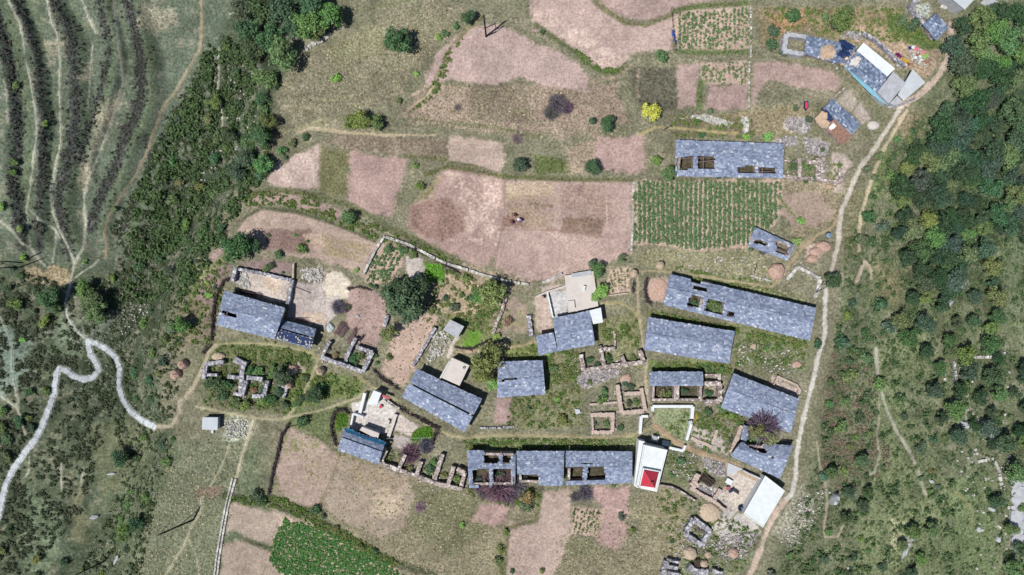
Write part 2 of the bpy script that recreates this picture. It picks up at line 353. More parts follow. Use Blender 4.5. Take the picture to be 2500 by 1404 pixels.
F=[ # cultivated plots: outline, colour
 ([(1190,62),(1230,68),(1300,100),(1370,130),(1420,165),(1440,190),(1432,222),(1390,218),(1330,205),(1270,190),(1215,205),(1180,205),(1100,195),(1035,215),(1045,175),(1065,135),(1100,95),(1140,70)],(198,174,164)),
 ([(1292,-6),(1440,-6),(1470,20),(1520,55),(1580,60),(1642,40),(1642,120),(1600,125),(1550,130),(1510,165),(1470,170),(1430,150),(1400,120),(1350,85),(1310,65),(1295,30)],(202,178,166)),
 ([(1452,-6),(1800,-6),(1690,10),(1640,25),(1620,40),(1580,50),(1540,48),(1500,28)],(192,166,156)),
 ([(1837,150),(1900,150),(2000,165),(2045,185),(2060,205),(2040,220),(1990,215),(1920,205),(1870,190),(1855,225),(1835,270)],(188,163,152)),
 ([(1655,155),(1710,160),(1700,200),(1700,260),(1655,265)],(188,163,152)),([(1730,210),(1825,205),(1825,265),(1727,270)],(176,150,142)),
 ([(1460,340),(1520,332),(1572,330),(1576,420),(1540,425),(1470,418),(1456,380)],(190,162,152)),
 ([(1095,335),(1150,335),(1232,350),(1230,400),(1218,425),(1160,405),(1095,395)],(204,182,166)),
 ([(648,432),(700,392),(780,348),(782,400),(778,455),(740,468),(660,455)],(200,178,166)),
 ([(858,370),(990,390),(985,430),(950,530),(900,520),(848,490)],(184,156,146)),
 ([(1075,412),(1230,430),(1232,520),(1212,620),(1185,655),(1140,640),(1050,595),(995,550),(1000,500),(1055,470)],(190,162,150)),
 ([(1232,440),(1545,440),(1540,620),(1480,640),(1400,670),(1340,690),(1290,682),(1205,655),(1215,560)],(196,170,158)),
 ([(600,482),(660,470),(720,477),(800,500),(840,520),(830,533),(760,510),(680,495),(610,505)],(180,156,144)),
 ([(640,512),(720,520),(800,545),(870,570),(915,590),(920,600),(885,670),(800,640),(700,620),(600,600),(575,570),(590,540)],(190,168,152)),
 ([(505,625),(535,600),(548,622),(520,640)],(186,160,150)),
 ([(480,700),(530,655),(575,640),(560,665),(540,705),(520,745),(485,735)],(150,130,124)),([(590,640),(650,632),(715,640),(710,675),(600,655)],(152,132,128)),
 ([(850,705),(890,700),(940,720),(945,760),(940,800),(920,850),(885,842),(850,805),(845,760)],(180,154,144)),
 ([(960,795),(1060,765),(1070,778),(1040,840),(1010,900),(985,940),(930,912),(950,860)],(200,174,156)),
 ([(1215,720),(1270,730),(1290,750),(1288,810),(1208,810),(1200,780)],(162,146,128)),
 ([(710,1045),(780,1075),(828,1112),(810,1170),(780,1232),(750,1238),(690,1212),(675,1150),(690,1090)],(188,166,150)),
 ([(830,1115),(910,1138),(1000,1165),(1010,1210),(985,1290),(930,1310),(860,1280),(790,1247),(802,1190)],(176,160,140)),
 ([(560,1222),(620,1240),(695,1255),(660,1330),(610,1315),(555,1290)],(184,168,150)),([(545,1322),(600,1320),(670,1352),(700,1395),(720,1410),(538,1410)],(176,160,142)),
 ([(1175,1235),(1242,1222),(1237,1270),(1210,1287),(1155,1270)],(192,162,152)),
 ([(1330,1200),(1390,1190),(1395,1300),(1350,1410),(1233,1410),(1240,1280),(1310,1275)],(194,172,158)),
 ([(1440,1190),(1535,1188),(1530,1310),(1505,1345),(1455,1322),(1472,1240)],(192,160,152)),
 ([(1910,470),(2000,470),(2035,520),(1990,560),(1940,555),(1900,520)],(180,160,142)),
 ([(1208,972),(1250,970),(1250,1038),(1205,1035)],(178,152,144)),
 ([(965,1000),(1010,985),(1060,1030),(1020,1060),(980,1040)],(120,100,98))]
F.pop()
FL=['tilled']
def soilc(c): c=np.array(c,float);return c+(168-c)*.2+np.array([-5,-7,-6])
for i,(q,c) in enumerate(F): paint(q,soilc(c),fe=5,na=6,var=.15,gr=.42,sheet='field',stripe=.1+(i*1.7)%3)
CROPS=[[(1549,440),(1912,440),(1907,500),(1897,545),(1832,602),(1700,616),(1640,602),(1547,597)],[(1645,30),(1834,14),(1836,120),(1740,126),(1650,121)],[(1710,155),(1825,145),(1825,207),(1713,204)],[(688,1260),(760,1278),(842,1308),(922,1353),(990,1410),(696,1410),(653,1372),(663,1318)],[(934,596),(993,608),(977,652),(946,694),(889,690),(903,643)],[(1488,658),(1540,652),(1536,712),(1476,724)],[(1398,1236),(1476,1242),(1458,1312),(1392,1302)]]
for q in CROPS: paint(q,(192,170,156),fe=3,na=4,var=.12,gr=.5,sheet='field')
# wear, weeds and mulch inside plots
for q,c,a,sp in [
 ([(1000,500),(1100,480),(1140,560),(1080,590),(1000,555)],(142,116,106),.75,None),([(1370,450),(1480,450),(1500,540),(1370,560)],(152,128,114),.6,.45),
 ([(1365,530),(1480,530),(1470,580),(1370,565)],(128,108,92),.7,None),([(1235,450),(1360,445),(1350,480),(1240,490)],(196,180,150),.6,None),
 ([(1237,480),(1360,480),(1355,560),(1237,555)],(160,142,116),.7,.42),([(1225,528),(1280,528),(1278,556),(1225,556)],(142,114,104),.8,None),
 ([(1410,450),(1425,448),(1425,480),(1410,480)],(134,112,110),.6,None),([(1240,490),(1360,500),(1360,510),(1240,500)],(124,110,92),.6,None),
 ([(1090,420),(1220,440),(1220,600),(1150,600),(1130,500)],(212,190,178),.6,.48),
 ([(640,560),(760,560),(760,620),(650,610)],(126,104,98),.8,None),([(780,570),(900,600),(880,640),(790,620)],(150,140,100),.6,.42),([(740,575),(780,570),(790,600),(750,610)],(204,180,160),.7,None),
 ([(660,400),(770,360),(770,450),(700,455)],(206,186,176),.5,.45),
 ([(1000,500),(1030,470),(1075,430),(1060,480)],(160,150,110),.5,None),
 ([(1300,20),(1420,80),(1520,140),(1480,165),(1400,110),(1310,60)],(216,194,180),.5,.45),
 ([(1140,700),(1280,130),(1200,70)],(206,184,172),.0,None),
 ([(1310,60),(1345,80),(1350,95),(1300,70)],(160,134,132),.7,None),
 ([(870,380),(940,390),(930,420),(870,420)],(150,126,122),.5,.5),
 ([(1110,400),(1218,420),(1200,430),(1100,415)],(160,132,126),.6,None),
 ([(840,1125),(990,1170),(960,1210),(850,1170)],(150,134,108),.6,.45),([(900,1180),(990,1200),(970,1280),(910,1260)],(196,178,156),.6,.45),
 ([(710,1080),(800,1120),(790,1200),(700,1180)],(142,134,100),.5,.55),([(690,1060),(780,1080),(760,1100),(690,1110)],(122,128,82),.6,.5),
 ([(1245,1300),(1300,1290),(1290,1400),(1245,1400)],(170,150,140),.6,.45),
 ([(1225,760),(1280,760),(1280,805),(1225,800)],(150,150,110),.5,.45)]:
    if a: paint(q,c,fe=5,na=7,al=a,var=.2,gr=.7,spot=sp)
for p,w,c in [([(1232,435),(1232,520),(1213,620),(1208,655)],4,(150,124,112)),([(1362,445),(1358,500),(1353,560)],7,(190,170,158)),([(1215,560),(1360,562),(1480,580)],4,(150,124,112)),
  ([(1480,445),(1482,600)],3,(200,180,168)),([(780,350),(782,400),(778,460)],3,(150,140,110)),([(828,1110),(812,1165),(780,1232)],5,(146,134,104)),([(1240,700),(1240,706)],2,(180,160,150)),([(1480,1236),(1510,1245),(1535,1252)],2.5,(205,180,168))]: road(p,w,c,al=.7)
# green strips and dark balks between the plots
for p,w,c in [([(1310,60),(1350,90),(1400,125),(1430,155),(1470,175),(1500,178),(1520,165)],12,(90,102,66)),([(1450,5),(1480,30),(1530,58),(1580,62),(1640,38)],9,(112,112,74)),
 ([(600,480),(660,462),(740,468),(850,500),(900,525),(960,560),(1040,600),(1120,640)],14,(100,106,74)),([(640,508),(720,516),(800,540),(915,588)],7,(80,86,62)),([(580,555),(600,530),(640,508)],4,(70,74,62)),
 ([(1040,425),(1100,405),(1220,430),(1400,440),(1545,440)],10,(98,104,66)),([(1095,395),(1160,405),(1218,428)],7,(104,108,70)),([(990,380),(1090,390)],8,(108,110,76)),
 ([(550,1210),(620,1222),(660,1215),(690,1240),(760,1260),(830,1300),(900,1345),(980,1380),(1060,1404)],18,(76,82,62)),([(660,1215),(720,1235),(780,1250)],12,(84,92,60)),([(600,1318),(660,1340),(700,1390)],10,(84,92,64)),
 ([(670,1040),(690,1055),(680,1100),(668,1150),(658,1210)],6,(86,86,78)),([(730,1035),(790,1075),(830,1110)],7,(92,102,66)),
 ([(1650,125),(1740,128),(1835,125)],12,(88,108,62)),([(1645,25),(1700,15),(1830,8)],10,(92,108,62)),([(1712,200),(1708,230),(1706,262)],14,(98,118,70)),
 ([(1000,275),(1060,210),(1090,130),(1130,80),(1180,40)],10,(124,122,88)),([(660,330),(740,310),(800,300)],10,(150,146,118)),([(1832,0),(1834,130),(1832,270)],9,(140,138,112)),
 ([(1575,330),(1577,420)],5,(150,140,122)),([(1545,440),(1545,520),(1540,620)],5,(198,184,166)),([(1900,480),(1950,540),(1990,570)],8,(130,136,92)),
 ([(1320,1210),(1310,1270),(1240,1290),(1232,1404)],10,(104,108,76)),([(1140,1190),(1320,1195)],14,(96,90,80)),([(1220,1330),(1225,1404)],16,(96,104,70))]:
    paint(p,c,fe=4,na=4,al=.85,line=w,var=.2,gr=.9)
for p,w,c in [([(690,205),(760,240),(830,245),(930,205)],4,(164,156,128)),([(700,260),(800,270),(930,240),(985,225)],3,(160,152,126)),([(930,300),(1010,290),(1090,300),(1200,310),(1330,335)],7,(112,116,84)),([(1140,215),(1160,250),(1150,300)],3,(158,150,126)),([(1000,235),(1040,215)],8,(186,166,144)),([(1440,200),(1500,190),(1545,160)],6,(168,150,132)),([(1560,170),(1555,220),(1570,300)],5,(166,150,130)),([(760,60),(900,20),(1000,0)],6,(118,122,90)),([(1010,150),(1075,80),(1100,20)],6,(170,158,134)),([(1000,300),(960,320),(880,330)],4,(120,118,92))]:
    paint(p,c,fe=3,na=4,al=.75,line=w,var=.2,gr=.9)
road([(725,325),(760,312),(800,318),(860,325),(940,330),(1060,330)],7,(192,178,150),al=.85)
road([(730,320),(760,300),(790,290),(820,295)],5,(168,160,130),al=.7)
# bare yards
YD=[([(578,652),(711,685),(700,742),(660,735),(570,690)],(196,168,146),'courtyard'),([(715,690),(790,690),(800,780),(790,800),(700,775),(705,740)],(176,148,134),'courtyard'),
 ([(788,700),(800,668),(835,663),(856,690),(848,725),(820,737),(795,728)],(216,190,150),'threshing_floor'),([(760,740),(830,720),(830,760),(800,790),(770,775)],(192,168,152),None),
 ([(1308,725),(1336,715),(1350,805),(1310,812)],(176,132,104),'courtyard'),([(1336,713),(1387,706),(1387,768),(1349,776)],(172,170,172),'courtyard'),([(1320,700),(1380,692),(1380,706),(1325,712)],(166,132,112),None),
 ([(1584,680),(1632,678),(1622,740),(1590,738),(1578,710)],(180,140,118),'courtyard'),
 ([(1778,1129),(1872,1170),(1801,1252),(1740,1225),(1775,1180)],(204,176,150),'courtyard'),([(1700,1180),(1740,1190),(1770,1200),(1745,1228),(1702,1200)],(178,172,168),None),
 ([(860,985),(905,975),(940,960),(965,1000),(945,1060),(860,1050)],(204,190,178),'courtyard'),([(970,1010),(1020,1040),(1005,1065),(965,1050)],(190,160,142),None),([(965,1060),(1010,1075),(1000,1100),(960,1090)],(146,122,112),None),
 ([(1012,1050),(1055,1035),(1060,1070),(1000,1075)],(84,108,48),None),([(818,1010),(850,1005),(848,1040),(820,1050)],(82,106,48),None),
 ([(2040,250),(2066,214),(2095,248),(2080,275)],(150,126,96),'courtyard'),([(2080,275),(2100,250),(2130,290),(2105,300)],(152,122,104),None),
 ([(1930,345),(1880,345),(1870,360)],(190,180,170),None),([(2030,370),(2060,375),(2085,400),(2055,430),(2070,470),(2040,470)],(186,150,126),None),
 ([(1885,915),(1950,950),(1945,970),(1880,940)],(178,138,110),None),([(1690,1040),(1760,1060),(1780,1110),(1700,1090)],(182,160,140),None),
 ([(1030,640),(1085,645),(1085,690),(1040,690)],(104,138,60),None),([(1142,800),(1175,810),(1170,850),(1130,850)],(104,140,60),None),
 ([(1970,600),(2020,585),(2030,600),(1990,640),(1965,625)],(180,130,108),None),([(1770,1240),(1830,1260),(1860,1300),(1780,1330),(1740,1290)],(176,164,150),None),
 ([(990,625),(1030,630),(1040,660),(1000,690)],(190,166,150),None),([(700,870),(740,880),(745,905),(700,925)],(182,134,112),None),([(1735,1245),(1760,1250),(1762,1275),(1735,1280),(1705,1265),(1710,1235)],(196,164,118),None)]
for q,c,sh in YD: paint(q,(lambda c:c if c[1]>c[0] else c+(228-c)*.4+(c.mean()-c)*.2)(np.array(c,float)),fe=3,na=3,var=.16,gr=.5,sheet=sh)
paint([(1590,965),(1592,975)],(150,140,120),line=4)
# warmer tan patches on two yards
for q in [[(640,670),(690,690),(680,720),(640,700)],[(740,770),(790,760),(790,790),(750,790)]]: paint(q,(212,188,164),fe=8,na=6,al=.6)
# right slope clearings
for q,c,a in [([(2120,880),(2260,760),(2270,900),(2200,960),(2260,1080),(2320,1200),(2290,1404),(2080,1404),(2110,1250),(2150,1100)],(130,140,104),.8),([(2330,1170),(2420,1160),(2430,1404),(2300,1404)],(122,138,98),.75),
 ([(2430,620),(2500,560),(2500,820),(2450,780)],(130,142,110),.7),([(2440,540),(2500,480),(2500,560)],(150,148,112),.7),([(2140,640),(2210,660),(2200,760),(2140,720)],(146,138,106),.7),
 ([(2030,860),(2080,900),(2060,1000),(2110,1080),(2060,1200),(2000,1150),(2000,950)],(118,114,94),.6),([(1930,1240),(2030,1230),(2090,1300),(2060,1404),(1870,1404)],(120,124,98),.6),([(2050,440),(2120,460),(2100,640),(2060,640)],(124,122,92),.6),
 ([(2120,430),(2170,330),(2200,300),(2170,400),(2140,480)],(120,138,84),.6),([(2180,290),(2260,260),(2250,330),(2190,340)],(166,146,120),.5),([(2320,160),(2390,150),(2390,250),(2310,240)],(120,128,104),.5),
 ([(2490,1180),(2510,1170),(2510,1300),(2480,1300)],(120,122,132),.9)]:
    paint(q,c,fe=14,na=16,al=a,var=.22,gr=.95)
# ------------------------------------------------------------------ paths
CONCP=(204,211,215);DIRT=(184,170,146)
RD=[(2322,60),(2318,130),(2305,165),(2280,200),(2240,235),(2200,257)]
road(RD,14,(198,180,166),sheet='footpath',na=3.5)
road([(2200,257),(2185,285),(2160,325),(2130,370),(2100,410),(2085,440),(2075,470),(2055,510),(2048,560),(2045,600),(2036,640),(2030,660)],10.5,(202,194,182),sheet='footpath',na=2)
road([(2016,708),(2013,760),(2014,820),(1995,880),(1985,930),(1970,990),(1955,1050),(1945,1110),(1942,1170),(1932,1208),(1914,1226)],10,(208,204,196),sheet='footpath',na=2)
road([(1914,1226),(1895,1250),(1875,1290),(1860,1330),(1845,1370),(1826,1412)],13,(194,176,162),sheet='footpath',na=3)
for p,w,c,sh in [
 ([(2215,270),(2190,310),(2160,360),(2130,430),(2115,480),(2100,530),(2098,570),(2097,612)],8,(196,182,158),1),([(2110,640),(2100,665),(2090,690)],8,(200,184,162),1),([(2112,640),(2125,655),(2127,680)],8,(200,184,162),1),
 ([(2138,850),(2143,920),(2150,950),(2165,1000),(2190,1055),(2220,1100),(2234,1130)],8,(190,188,170),1),([(2242,1150),(2250,1180),(2260,1205)],7,(182,180,160),1),
 ([(2145,960),(2147,1010),(2140,1060),(2148,1110),(2135,1150),(2120,1160)],5,(176,172,150),1),([(1995,1080),(2000,1130),(2015,1180),(2020,1230),(2012,1280),(2015,1310),(2045,1310),(2065,1270)],6,(182,172,150),1),
 ([(2330,1200),(2360,1225),(2375,1250),(2370,1290)],4,(156,150,112),1),
 ([(1556,662),(1600,661),(1640,665),(1700,672),(1780,685),(1880,700)],6,(170,160,130),1),([(1885,700),(1910,670),(1930,640),(1960,605),(2000,570),(2030,555),(2043,535)],8,(172,156,128),1),
 ([(1556,675),(1558,740),(1560,770),(1568,830),(1577,880),(1577,950),(1580,1000),(1600,1030)],7,(182,172,146),1),([(1470,742),(1510,738),(1545,755),(1560,775)],8,(166,158,122),1),
 ([(910,945),(950,962),(985,1000),(1040,1035),(1100,1063),(1135,1069)],7,(180,172,138),1),([(1135,1069),(1200,1062),(1300,1063),(1400,1066),(1480,1068),(1545,1062),(1600,1040)],9,(164,156,124),1),
 ([(1600,1040),(1650,1080),(1700,1102),(1780,1133),(1850,1168)],15,(178,156,130),1),
 ([(478,992),(540,1005),(620,1020),(680,1025),(720,1015),(790,1000),(870,972),(905,950)],6,(178,172,144),1),([(765,872),(800,880),(850,900),(910,945)],7,(174,164,132),1),
 ([(782,862),(770,900),(755,930),(735,975),(705,1015)],6,(172,164,134),1),([(520,842),(560,838),(620,838),(680,842),(740,855),(775,868)],6,(168,164,128),1),
 ([(375,1040),(400,1042),(418,1040),(430,1025),(440,1005),(438,985),(455,968),(475,940),(490,910),(500,890),(510,860),(530,842)],10,(178,168,146),1),
 ([(172,690),(160,740),(165,775),(190,810),(216,832)],6,(186,186,180),1),([(1115,825),(1105,840),(1095,870)],8,(196,186,176),0),
 ([(560,1090),(540,1140),(515,1185)],5,(176,172,144),1),([(492,1215),(490,1250),(465,1290),(450,1330),(420,1380),(398,1412)],6,(178,174,148),1),([(462,1320),(480,1360),(488,1410)],4,(170,166,140),1),
 ([(620,1022),(605,1070),(590,1120),(578,1165)],8,(182,176,152),1),([(700,1210),(730,1215)],3,(150,150,120),0),
 ([(1560,330),(1600,310),(1680,315),(1760,325),(1800,325)],6,(172,160,120),1),([(1790,1150),(1560,0)],0,(0,0,0),0),
 ([(1740,1300),(1770,1290),(1800,1250)],4,(150,150,124),1),([(1230,850),(1280,842),(1310,835)],6,(182,164,134),1),([(1120,860),(1180,855),(1230,838)],6,(186,164,138),1),
 ([(640,1404),(650,1380)],2,(150,140,120),0),([(1000,265),(1040,235),(1060,210)],6,(190,174,148),1),([(1540,1255),(1620,1262),(1690,1250)],5,(160,152,122),1)]:
    if w: road(p,w,c,sheet='dirt_path' if sh else None,na=1.8 if w>4 else 1.2)
LOOP1=[(216,834),(235,838),(262,853),(283,873),(292,898),(290,940),(300,975),(320,1005),(348,1028),(375,1041)]
LOOP2=[(217,838),(220,865),(235,885),(241,903),(228,920),(205,927),(180,919),(160,903),(145,899),(138,915),(134,950),(125,985),(105,1035),(85,1075),(60,1105),(35,1142),(15,1182),(5,1222),(-4,1265)]
for p,w in ((LOOP1,13),(LOOP2,14)): road(p,w+1.5,CONCP,fe=.9,na=1.1,var=.16,gr=.4,sheet='concrete_road')
for p in (LOOP1,LOOP2):                      # expansion joints and edge dirt
    acc=0
    for (a,b_),(c_,d_) in zip(p,p[1:]):
        L_=math.hypot(c_-a,d_-b_);nx,ny=-(d_-b_)/L_,(c_-a)/L_;t_=26-acc
        while t_<L_:
            x_,y_=a+(c_-a)*t_/L_,b_+(d_-b_)*t_/L_;paint([(x_-nx*7,y_-ny*7),(x_+nx*7,y_+ny*7)],(120,122,124),fe=.8,na=.3,al=.7,line=1.8);t_+=26
        acc=(L_-t_+26)%26

# stony patches
for q,c in [([(1920,285),(1975,290),(1980,312),(1965,327),(1915,312)],(182,174,168)),([(1965,335),(2026,350),(2014,383),(1966,372)],(180,174,170)),([(1884,348),(1914,333),(1946,333),(1944,356),(1890,360)],(176,168,158)),
 ([(1404,925),(1425,905),(1500,898),(1520,905),(1500,920),(1440,945),(1415,948)],(188,176,172)),([(1715,1115),(1770,1130),(1770,1165),(1745,1160),(1718,1140)],(176,174,168)),([(1700,1180),(1745,1200),(1740,1225),(1702,1200)],(182,176,170)),
 ([(1640,290),(1720,280),(1790,300),(1780,310),(1700,290)],(186,180,172)),([(1210,0),(1212,2),(1211,4)],(0,0,0)),([(2225,10),(2270,15),(2265,45),(2235,40)],(170,178,170)),([(880,400),(882,402),(881,404)],(0,0,0)),
 ([(1880,1300),(1960,1180),(1990,1230),(1930,1340)],(160,158,140)),([(560,670),(600,680),(610,705),(575,700)],(176,160,160)),([(730,655),(790,650),(790,690),(740,690)],(180,168,156)),
 ([(2330,1010),(2370,990),(2400,1030),(2380,1060)],(176,170,160)),([(2205,1330),(2235,1280),(2240,1300),(2220,1340)],(176,176,170)),([(2180,1270),(2210,1275),(2210,1330),(2175,1350)],(168,168,136))]:
    if c[0]: paint(q,c,fe=4,na=5,al=.85,var=.25,gr=1.2)
# ------------------------------------------------------------------ build ground meshes
micro=np.random.RandomState(5).rand(*GX.shape)
GZ2=GZ+(micro-.5)*.17*GR
CA=CC/EL
CA=np.clip(CA*1.04,.004,.85)
m,nt,b=nodes('ground');MATS['ground']=m;b.inputs['Specular IOR Level'].default_value=.05
at=N(nt,'ShaderNodeAttribute',attribute_name='soil');co=objco(nt)
def mr(src,a,b_,c,d):
    f=N(nt,'ShaderNodeMapRange');f.inputs[1].default_value=a;f.inputs[2].default_value=b_;f.inputs[3].default_value=c;f.inputs[4].default_value=d;nt.links.new(src,f.inputs[0]);return f.outputs[0]
n1=N(nt,'ShaderNodeTexNoise',Scale=2.1,Detail=5.,Roughness=.8);n2=N(nt,'ShaderNodeTexNoise',Scale=.55,Detail=4.,Roughness=.6)
for n in (n1,n2): nt.links.new(co,n.inputs['Vector'])
mm=N(nt,'ShaderNodeMath',operation='MULTIPLY');nt.links.new(mr(n1.outputs[0],.32,.68,-1,1),mm.inputs[0]);nt.links.new(at.outputs['Alpha'],mm.inputs[1])
m2=N(nt,'ShaderNodeMath',operation='MULTIPLY_ADD');nt.links.new(mm.outputs[0],m2.inputs[0]);m2.inputs[1].default_value=.85;m2.inputs[2].default_value=1.
m3=N(nt,'ShaderNodeMath',operation='MULTIPLY');nt.links.new(m2.outputs[0],m3.inputs[0]);nt.links.new(mr(n2.outputs[0],.3,.7,.88,1.12),m3.inputs[1])
vm=N(nt,'ShaderNodeVectorMath',operation='SCALE');nt.links.new(at.outputs['Color'],vm.inputs[0]);nt.links.new(m3.outputs[0],vm.inputs['Scale'])
hs=N(nt,'ShaderNodeHueSaturation');nt.links.new(vm.outputs[0],hs.inputs['Color']);nt.links.new(mr(n1.outputs[0],.3,.7,1.15,.85),hs.inputs['Saturation'])
nt.links.new(hs.outputs[0],b.inputs[0])
bp=N(nt,'ShaderNodeBump',Strength=.35,Distance=.12);nt.links.new(n1.outputs[0],bp.inputs['Height']);nt.links.new(bp.outputs[0],b.inputs['Normal'])
def gmesh(name,j0,j1,i0,i1,keep,lift):
    X,Y,Z=GX[j0:j1,i0:i1],GY[j0:j1,i0:i1],GZ2[j0:j1,i0:i1]+lift
    h,w=X.shape;idx=np.arange(h*w).reshape(h,w)
    q=np.stack([idx[:-1,:-1],idx[:-1,1:],idx[1:,1:],idx[1:,:-1]],-1)
    if keep is not None:
        ok=keep[:-1,:-1]&keep[:-1,1:]&keep[1:,1:]&keep[1:,:-1];q=q[ok]
    q=q.reshape(-1,4)
    if len(q)<2:return None
    us,inv=np.unique(q,return_inverse=True);F_=inv.reshape(-1,4)
    V=np.stack([X.ravel(),Y.ravel(),Z.ravel()],1)[us]
    o=npmesh(name,V,F_,MATS['ground'],smooth=True)
    ca=np.concatenate([CA[j0:j1,i0:i1].reshape(-1,3),GR[j0:j1,i0:i1].reshape(-1,1)],1)[us].astype(np.float32)
    a=o.data.color_attributes.new('soil','FLOAT_COLOR','POINT');a.data.foreach_set('color',ca.ravel());return o
tag(gmesh('ground',0,len(YS),0,len(XS),None,0),'rough grass and scrub hillside under the village',kind='structure')
for k,(nm,s,keep,lab) in enumerate(SHEETS):
    lift={'field':.03,'courtyard':.045,'threshing_floor':.055,'goat_track':.06,'dirt_path':.07,'footpath':.085,'concrete_road':.1}[nm]+.0004*k%.01
    o=gmesh(nm,s[0].start,s[0].stop,s[1].start,s[1].stop,keep,lift)
    if o: o['kind']='structure'
# ------------------------------------------------------------------ slate houses
def lerp(a,b,t): return Vector(a)*(1-t)+Vector(b)*t
def slope(mb,P00,P10,P11,P01,holes,rg,row=.34,gap=0.,over=0.):
    """slates laid over one roof slope; P00-P10 ridge, P01-P11 eave"""
    P00,P10,P11,P01=map(Vector,(P00,P10,P11,P01))
    nrm=(P10-P00).cross(P01-P00).normalized()
    if nrm.z<0:nrm=-nrm
    L=((P10-P00).length+(P11-P01).length)/2;D=((P01-P00).length+(P11-P10).length)/2
    def B(s,t):
        p=(P00*(1-s)+P10*s)*(1-t)+(P01*(1-s)+P11*s)*t
        p.z-=.32*float(fbm(p.x*.22,p.y*.22,6,2))-.14;return p
    nr=max(2,int(round(D/row)));t0=gap/D;ok=lambda p:not any(inpoly(pj(*p),h) for h in holes)
    nc=max(2,int(L/.45));nd=max(2,int(D/.45))
    for i in range(nc):                                     # boarding under the slates
        for j in range(nd):
            a,b=i/nc,(i+1)/nc;c,d=t0+(1-t0)*j/nd,t0+(1-t0)*(j+1)/nd
            if ok(B((a+b)/2,(c+d)/2)): mb.face([B(a,c)-nrm*.03,B(a,d)-nrm*.03,B(b,d)-nrm*.03,B(b,c)-nrm*.03],1)
    for r in range(nr-1,-1,-1):
        c=t0+(1-t0)*r/nr;d=t0+(1-t0)*(r+1)/nr;s=-rg.random()*.4/L
        cc=c-(.13/D if r else (-rg.random()*.06/D+over/D))
        while s<1:
            w=rg.uniform(.26,.62)/L;a,b=max(0,s),min(1,s+w);s+=w
            if b-a<.06/L:continue
            if not ok(B((a+b)/2,(c+d)/2)):continue
            j=lambda k:rg.uniform(-k,k)
            up=.02+rg.random()*.02;lo=.075+rg.random()*.05;e=(rg.random()*.1 if r==nr-1 else rg.uniform(-.05,.07))/D
            t=[B(a+.01/L,cc)+nrm*(up+j(.012)),B(b-.01/L,cc)+nrm*(up+j(.012)),B(b-.01/L,d+e+j(.05)/D)+nrm*(lo+j(.03)),B(a+.01/L,d+e+j(.05)/D)+nrm*(lo+j(.03))]
            mb.hexa([p-nrm*.05 for p in t],t)
def walls_of(mb,A,B,C,D,E1,E2,zt,zb,ins=.4,th=.45,gable=True):
    out=inset([A[:2],B[:2],C[:2],D[:2]],ins);inn=inset(out,th);z1=zt
    for k in range(4):
        j=(k+1)%4;mb.prism([out[k],out[j],inn[j],inn[k]],zb,z1-.004*(k%2))
    if gable:
        for (o1,o2,i1,i2,E) in ((out[0],out[3],inn[0],inn[3],E1),(out[1],out[2],inn[1],inn[2],E2)):
            if E is None:continue
            ez=E[2]-.16;mo=((o1[0]+o2[0])/2,(o1[1]+o2[1])/2);mi=((i1[0]+i2[0])/2,(i1[1]+i2[1])/2)
            f=E[3];po=lerp(o1,o2,f);pi=lerp(i1,i2,f)
            p=[(*o1,z1),(*o2,z1),(*po,ez)];q=[(*i1,z1),(*i2,z1),(*pi,ez)]
            mb.face(p);mb.face(q[::-1])
            for k in range(3): j=(k+1)%3;mb.face([p[k],q[k],q[j],p[j]])
    return out,inn
SN=[0];FLO=[]
WEEDY=mat('weedy_floor',(86,84,66),.4,1.3,c2=(128,112,100),bump=.8)
